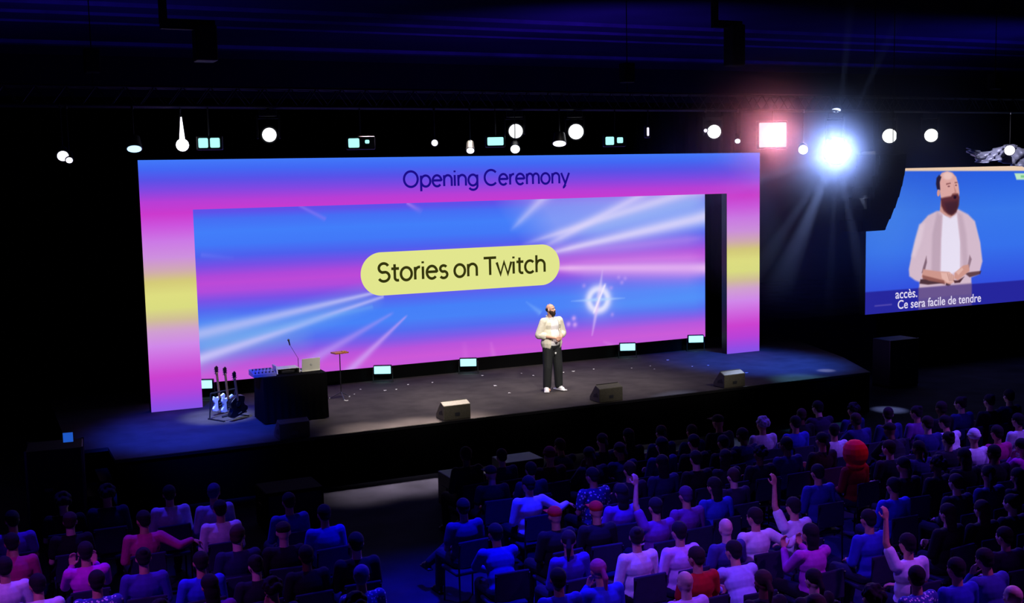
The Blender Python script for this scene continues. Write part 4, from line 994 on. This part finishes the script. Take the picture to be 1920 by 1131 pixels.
HC = [(14, 12, 14), (24, 17, 14), (40, 28, 20), (10, 10, 12), (60, 44, 30)]
def sitter(x, y, pose, hair, shirt, haircol, legs, label, group=None, rz=0, skin=None, scale=1, sub='shirt', clabel=None, cgroup='audience chairs', seat=True):
    D = POSES[pose]; c0 = cloth(shirt) if isinstance(shirt, tuple) else MATS[shirt]
    if len(label.split()) > 16: print('LONG', label)
    b = link('person', D['body'], None, (x, y, 0), (0, 0, rz)); b.scale = (scale,)*3; props(b, label, 'person', group)
    if skin: slot(b, skin)
    s = link(sub, D['shirt'], b); slot(s, c0)
    t = link('trousers', D['trousers'], b); slot(t, cloth(legs))
    hc, R = D['head']
    if hair:
        h = link('hat' if hair in ('cap', 'beanie') else 'hood' if hair == 'hood' else 'hair', HAIRS[hair], b, hc, R.to_euler()); slot(h, cloth(haircol))
        if hair == 'cap': pass
    for a in D['ankles']: link('shoe', SHOE, b, (a.x, a.y, a.z-.085))
    if seat: chair(x, y-.02, rz, clabel, cgroup)
    return b
SK2 = [SKIN, mat('pale_skin', (232, 190, 170), .55), mat('brown_skin', (120, 80, 60), .55)]
LAV = (235, 232, 240); WHT = (245, 245, 248); MAG = (200, 40, 130); NAV = (26, 30, 70); BLU = (40, 60, 190); BLK = (16, 16, 20); PUR = (120, 60, 150); RED = (200, 24, 24); PNK = (230, 120, 170)
taken = []
def star(x, y, px, pose, hair, shirt, haircol, label, rz=0, skin=None, scale=1):
    sitter(x, y, pose, hair, shirt, haircol, random.choice([(18, 20, 40), (30, 32, 60), (14, 14, 18)]), label, None, rz, skin, scale,
           clabel=CHL(x, y), cgroup=CHL(x, y))
def zone_of(x, y):
    hx, hy = seen((x, y, 1.25))
    z = 'left block' if x < 5 else 'inner right block' if hx < 1250 else 'middle right block' if hx < 1580 else 'outer right block'
    d = 'front rows' if hy < (960 if x < 5 else 880) else 'middle rows' if hy < 1010 else 'nearest rows'
    return z, d
def CHL(x, y):
    z, d = zone_of(x, y); return 'dark stacking chair mostly hidden by its sitter, %s, %s' % (z, d)
random.seed(21)
NOT = [
 # right block
 (1443, 789, 'rest', 'curly', LAV, (200, 196, 210), 'person with pale curly hair and white top in the front row near the stage end'),
 (1484, 792, 'slump', 'short', BLU, HC[0], 'person in blue top in the front row right of the pale curly head'),
 (1555, 800, 'look', 'short', LAV, HC[0], 'dark-haired person in pale lavender shirt left of the big red hood'),
 (1600, 846, 'rest', 'hood', (150, 16, 30), (255, 22, 50), 'person wearing a big round red hood'),
 (1730, 772, 'tee', 'bun', PUR, HC[1], 'person in purple top at the back right, above the white-shirted neighbour'),
 (1757, 778, 'forward', 'short', WHT, HC[0], 'person leaning forward in white shirt at upper right of the crowd'),
 (1838, 817, 'look', 'beanie', WHT, (250, 250, 255), 'person in white beanie near the right edge of the crowd'),
 (1868, 806, 'rest', 'short', MAG, HC[1], 'person in magenta top just right of the white beanie'),
 (1902, 826, 'chin', 'tail', (230, 40, 200), HC[0], 'person in bright magenta top at the right edge of the crowd'),
 (1908, 783, 'rest', 'short', LAV, HC[0], 'person in pale top farthest right in the upper crowd'),
 (1043, 960, 'rest', 'cap', BLK, (214, 24, 22), 'person in red cap on the left side of the right block'),
 (1114, 951, 'rest', 'cap', BLK, (206, 20, 20), 'person in red cap two seats right of the other red cap'),
 (1030, 848, 'slump', 'beanie', (60, 10, 14), (110, 12, 20), 'person in dark red beanie in the front row below the speaker'),
 (990, 902, 'behind', 'short', WHT, HC[0], 'person in white T-shirt with small dark emblem in the front left of the right block'),
 (1110, 886, 'tee', 'short', 'print_blue', HC[0], 'person in blue patterned shirt above the right red cap'),
 (1216, 938, 'raised', 'short', PUR, HC[0], 'person raising one pale hand high in the middle of the crowd'),
 (1285, 922, 'rest', 'short', PUR, (70, 30, 90), 'person in purple top right of the raised hand'),
 (1176, 922, 'slump', 'long', (110, 60, 190), HC[0], 'long-haired person in violet top above the dark seat left of the raised hand'),
 (1066, 1006, 'look', 'tail', (60, 40, 160), HC[1], 'person with pink-lit nape and tied hair below the left red cap'),
 (1132, 1056, 'chin', 'tail', BLU, (180, 70, 120), 'person in bright blue shirt with pinkish tied hair near the aisle'),
 (1205, 1000, 'look', 'bun', WHT, HC[1], 'person in dark vest with white sleeves left of the lavender shirts'),
 (1287, 1083, 'rest', None, (225, 205, 240), HC[0], 'bald person in lavender shirt at the bottom of the crowd before the red top'),
 (1292, 1032, 'tee', 'short', (190, 14, 14), HC[2], 'person in red top seated directly behind the bald lavender-shirted person'),
 (1292, 990, 'rest', 'short', (225, 190, 240), HC[0], 'person in pale lilac shirt two rows before the red top'),
 (1336, 988, 'crossed', None, (60, 60, 130), HC[0], 'bald person with pink-lit scalp beside the pale lilac shirt'),
 (1352, 1020, 'forward', 'short', (190, 200, 250), HC[0], 'person leaning forward in pale blue shirt right of the red top'),
 (1420, 965, 'behind', 'short', WHT, HC[1], 'person in white shirt twisting right in the centre of the right block'),
 (1512, 990, 'phone', 'long', (200, 70, 190), HC[0], 'long-haired person in pink top below the stretched pale arm'),
 (1490, 944, 'raised', 'short', LAV, HC[0], 'person stretching a pale arm over the pink top neighbour'),
 (1675, 905, 'slump', 'short', (36, 40, 215), HC[0], 'person in vivid blue top at the centre right of the crowd'),
 (1624, 965, 'rest', 'short', (40, 44, 190), HC[0], 'person in royal blue top left below the vivid blue top'),
 (1722, 1020, 'raised', 'short', WHT, HC[0], 'person in white shirt with lifted hand at lower right'),
 (1728, 1075, 'look', 'short', 'print_white', HC[0], 'person in white speckled shirt at lower right below the lifted hand'),
 (1772, 1052, 'rest', 'short', (34, 36, 180), HC[0], 'person in plain royal blue shirt right of the speckled shirt'),
 (1838, 1036, 'chin', 'short', (60, 66, 160), HC[0], 'person with pale collar at lower right beside royal blue shirt'),
 (1893, 1108, 'rest', None, (230, 220, 250), HC[0], 'bald person in lavender shirt in the bottom right corner'),
 (1338, 905, 'tee', 'long', BLU, HC[0], 'long-haired person in blue tee right of the purple top'),
 (1532, 880, 'rest', 'short', (36, 40, 150), HC[0], 'person in mid blue top left below the red hood'),
 (868, 945, 'crossed', 'short', (60, 30, 110), HC[0], 'person with bare crossed leg on the aisle seat of the right block'),
 (925, 985, 'forward', 'short', (34, 36, 150), HC[0], 'person leaning forward with pale shoes on the aisle side of the right block'),
 (1062, 1075, 'crossed', 'short', (30, 32, 160), HC[0], 'person with blue trousers stretched into the aisle at the bottom'),
 # left block
 (268, 968, 'behind', 'short', MAG, HC[0], 'dark-haired person in magenta top in the middle of the left block'),
 (330, 918, 'rest', 'short', (210, 210, 245), HC[0], 'person in pale shirt in the front row of the left block'),
 (388, 918, 'look', 'short', (190, 190, 240), (60, 50, 110), 'person in pale shirt with turned head in the front row of the left block'),
 (412, 948, 'rest', 'short', LAV, HC[0], 'person in lavender shirt one row behind the front row of the left block'),
 (178, 1024, 'phone', 'short', (220, 40, 200), HC[0], 'person in vivid magenta top holding hands up in the left block'),
 (22, 1012, 'chin', 'short', (200, 40, 120), HC[0], 'person in magenta top at the left edge of the crowd'),
 (90, 1072, 'forward', 'short', WHT, HC[0], 'person bent forward in broad white shirt in the bottom left corner'),
 (180, 1082, 'rest', 'short', 'print_white', HC[0], 'person in white speckled shirt beside the broad white shirt at bottom left'),
 (8, 1055, 'rest', 'short', WHT, HC[0], 'person in white shirt cut by the left picture edge'),
 (348, 1050, 'slump', 'short', (40, 46, 220), HC[0], 'person in vivid blue top at the bottom of the left block'),
 (392, 1090, 'tee', 'long', (120, 40, 140), HC[0], 'long-haired person in plum top at the bottom of the left block'),
 (22, 968, 'tee', 'short', (110, 60, 200), HC[0], 'person in violet tee at the left edge above the magenta top'),
 (545, 938, 'slump', 'short', (40, 44, 170), HC[0], 'person in blue top near the lit aisle strip'),
 (602, 952, 'rest', 'short', (36, 40, 190), HC[0], 'person in blue top on the aisle seat of the left block nearest the stage'),
 (678, 1072, 'look', 'short', 'print_white', (90, 60, 150), 'person in white printed shirt beside the aisle at the bottom'),
 (260, 1040, 'rest', 'bun', (60, 40, 150), HC[0], 'person with hair bun and indigo top right of the vivid magenta top'),
]
pos = []
for px, py, pose, hair, shirt, hcol, label in NOT:
    p = at(px, py, 2, 1.26); hc = POSES[pose]['head'][0]; pos.append([p.x-hc.x, p.y-hc.y])
DX, DY = .54, .84
for it in range(400):
    for i in range(len(pos)):
        for j in range(i):
            dx, dy = pos[i][0]-pos[j][0], pos[i][1]-pos[j][1]
            if abs(dx) < DX and abs(dy) < DY:
                if (DX-abs(dx)) < (DY-abs(dy))*.8: q = (DX-abs(dx))*.3*(1 if dx > 0 else -1); pos[i][0] += q; pos[j][0] -= q
                else: q = (DY-abs(dy))*.3*(1 if dy > 0 else -1); pos[i][1] += q; pos[j][1] -= q
for (px, py, pose, hair, shirt, hcol, label), (x, y) in zip(NOT, pos):
    y = min(y, 15.9); taken.append((x, y))
    star(x, y, px, pose, hair, shirt, hcol, label, random.uniform(-.07, .07), skin=SK2[1] if hair is None else SK2[0])
FILL = [(14, 15, 22), (18, 20, 36), (22, 24, 52), (30, 30, 90), (28, 34, 110), (12, 12, 16), (40, 22, 60), (30, 34, 44), (14, 16, 20), (20, 22, 70)]
FILLN = ['black', 'charcoal', 'navy', 'indigo', 'dark blue', 'black', 'plum', 'grey', 'black', 'navy']
def clear(x, y): return not any(abs(x-a) < .50 and abs(y-b) < .80 for a, b in taken)
def block(side, ys, xs_of, front):
    for k, y in enumerate(ys):
        for x in xs_of(k):
            x2 = x+random.uniform(-.02, .02); y2 = y+random.uniform(-.03, .03)
            if y2 > front(x2): continue
            hx, hy = seen((x2, y2, 1.25))
            if not (-35 < hx < 1955 and hy < 1155): continue
            if not clear(x2, y2) or (x2 < 5 and hx > 715): continue
            taken.append((x2, y2)); i = random.randrange(len(FILL)); pose = random.choice(['rest', 'rest', 'look', 'slump', 'forward', 'chin', 'tee', 'crossed', 'rest', 'tee', 'slump'])
            hr = random.choice(['short', 'short', 'short', 'long', 'bun', 'tail', 'curly', 'short', 'cap'])
            hn = {'short': 'short dark hair', 'long': 'long dark hair', 'bun': 'dark hair bun', 'tail': 'dark ponytail', 'curly': 'dark curly hair', 'cap': 'dark cap'}[hr]
            z, d = zone_of(x2, y2); lab = 'person with %s and %s top, %s of %s' % (hn, FILLN[i], d, z)
            sitter(x2, y2, pose, hr, FILL[i], random.choice(HC), random.choice([(14, 16, 30), (20, 24, 60), (10, 10, 14)]), lab, lab.replace('person', 'people'), random.uniform(-.1, .1), random.choice(SK2),
                   random.uniform(.95, 1.04), clabel=CHL(x2, y2), cgroup=CHL(x2, y2))
AISLE_L, AISLE_R = 3.72, 6.45
block(1, [7.3+.9*k for k in range(10)], lambda k: [AISLE_R+.56*j for j in range(19)], lambda x: 15.6 if x < 14 else 14.9)
block(-1, [8.6+.9*k for k in range(9)], lambda k: [AISLE_L-.56*j for j in range(11)], lambda x: 16.3 if x < 3 else 15.2)
print('seated', len(taken))

# ------------------------------------------------------------------ haze around the dazzling lamps
def haze():
    m = bpy.data.materials.new('stage_haze'); m.use_nodes = True; nt = m.node_tree; nt.nodes.remove(nt.nodes['Principled BSDF'])
    v = nt.nodes.new('ShaderNodeVolumeScatter'); v.inputs['Color'].default_value = (.6, .68, 1, 1); v.inputs['Anisotropy'].default_value = .72
    tc = nt.nodes.new('ShaderNodeTexCoord'); g = nt.nodes.new('ShaderNodeTexGradient'); g.gradient_type = 'SPHERICAL'
    mp = nt.nodes.new('ShaderNodeMapping'); mp.inputs['Scale'].default_value = (1/5.2, 1/2.2, 1/3.7); k_ = nt.nodes.new('ShaderNodeMath'); k_.operation = 'MULTIPLY'; k_.inputs[1].default_value = .075
    nt.links.new(tc.outputs['Object'], mp.inputs['Vector']); nt.links.new(mp.outputs['Vector'], g.inputs['Vector'])
    nt.links.new(g.outputs['Fac'], k_.inputs[0]); nt.links.new(k_.outputs[0], v.inputs['Density'])
    nt.links.new(v.outputs[0], nt.nodes['Material Output'].inputs['Volume'])
    o = MB().ball((0, 0, 0), (5.2, 2.2, 3.7), seg=32).build('haze_cloud', m, None, (star_p.x-1.2, 20.75, star_p.z-.2)); props(o, 'thin smoke haze drifting around the dazzling lamps at upper right', 'haze', None, 'stuff')
    k = star_p+star_d*.06
    spot('dazzle_lamp', k, EYE, 1500, (.42, .56, 1), 50, 1, .10)
    for q, pw, dg in (((1520, 400), 500, 9), ((1478, 420), 300, 6), ((1600, 440), 500, 8), ((1640, 410), 380, 8), ((1560, 460), 300, 5), ((1590, 60), 500, 5), ((1645, 120), 400, 6), ((1440, 330), 200, 7)):
        spot('dazzle_lamp', k, at(q[0], q[1], 1, k.y-.9), pw*10, (.5, .62, 1), dg, 1, .02)
    sq = at(1449, 253, 1, TY0-.25); spot('blinder_glow', sq, EYE, 900, (1, .24, .24), 70, 1, .2)
haze()
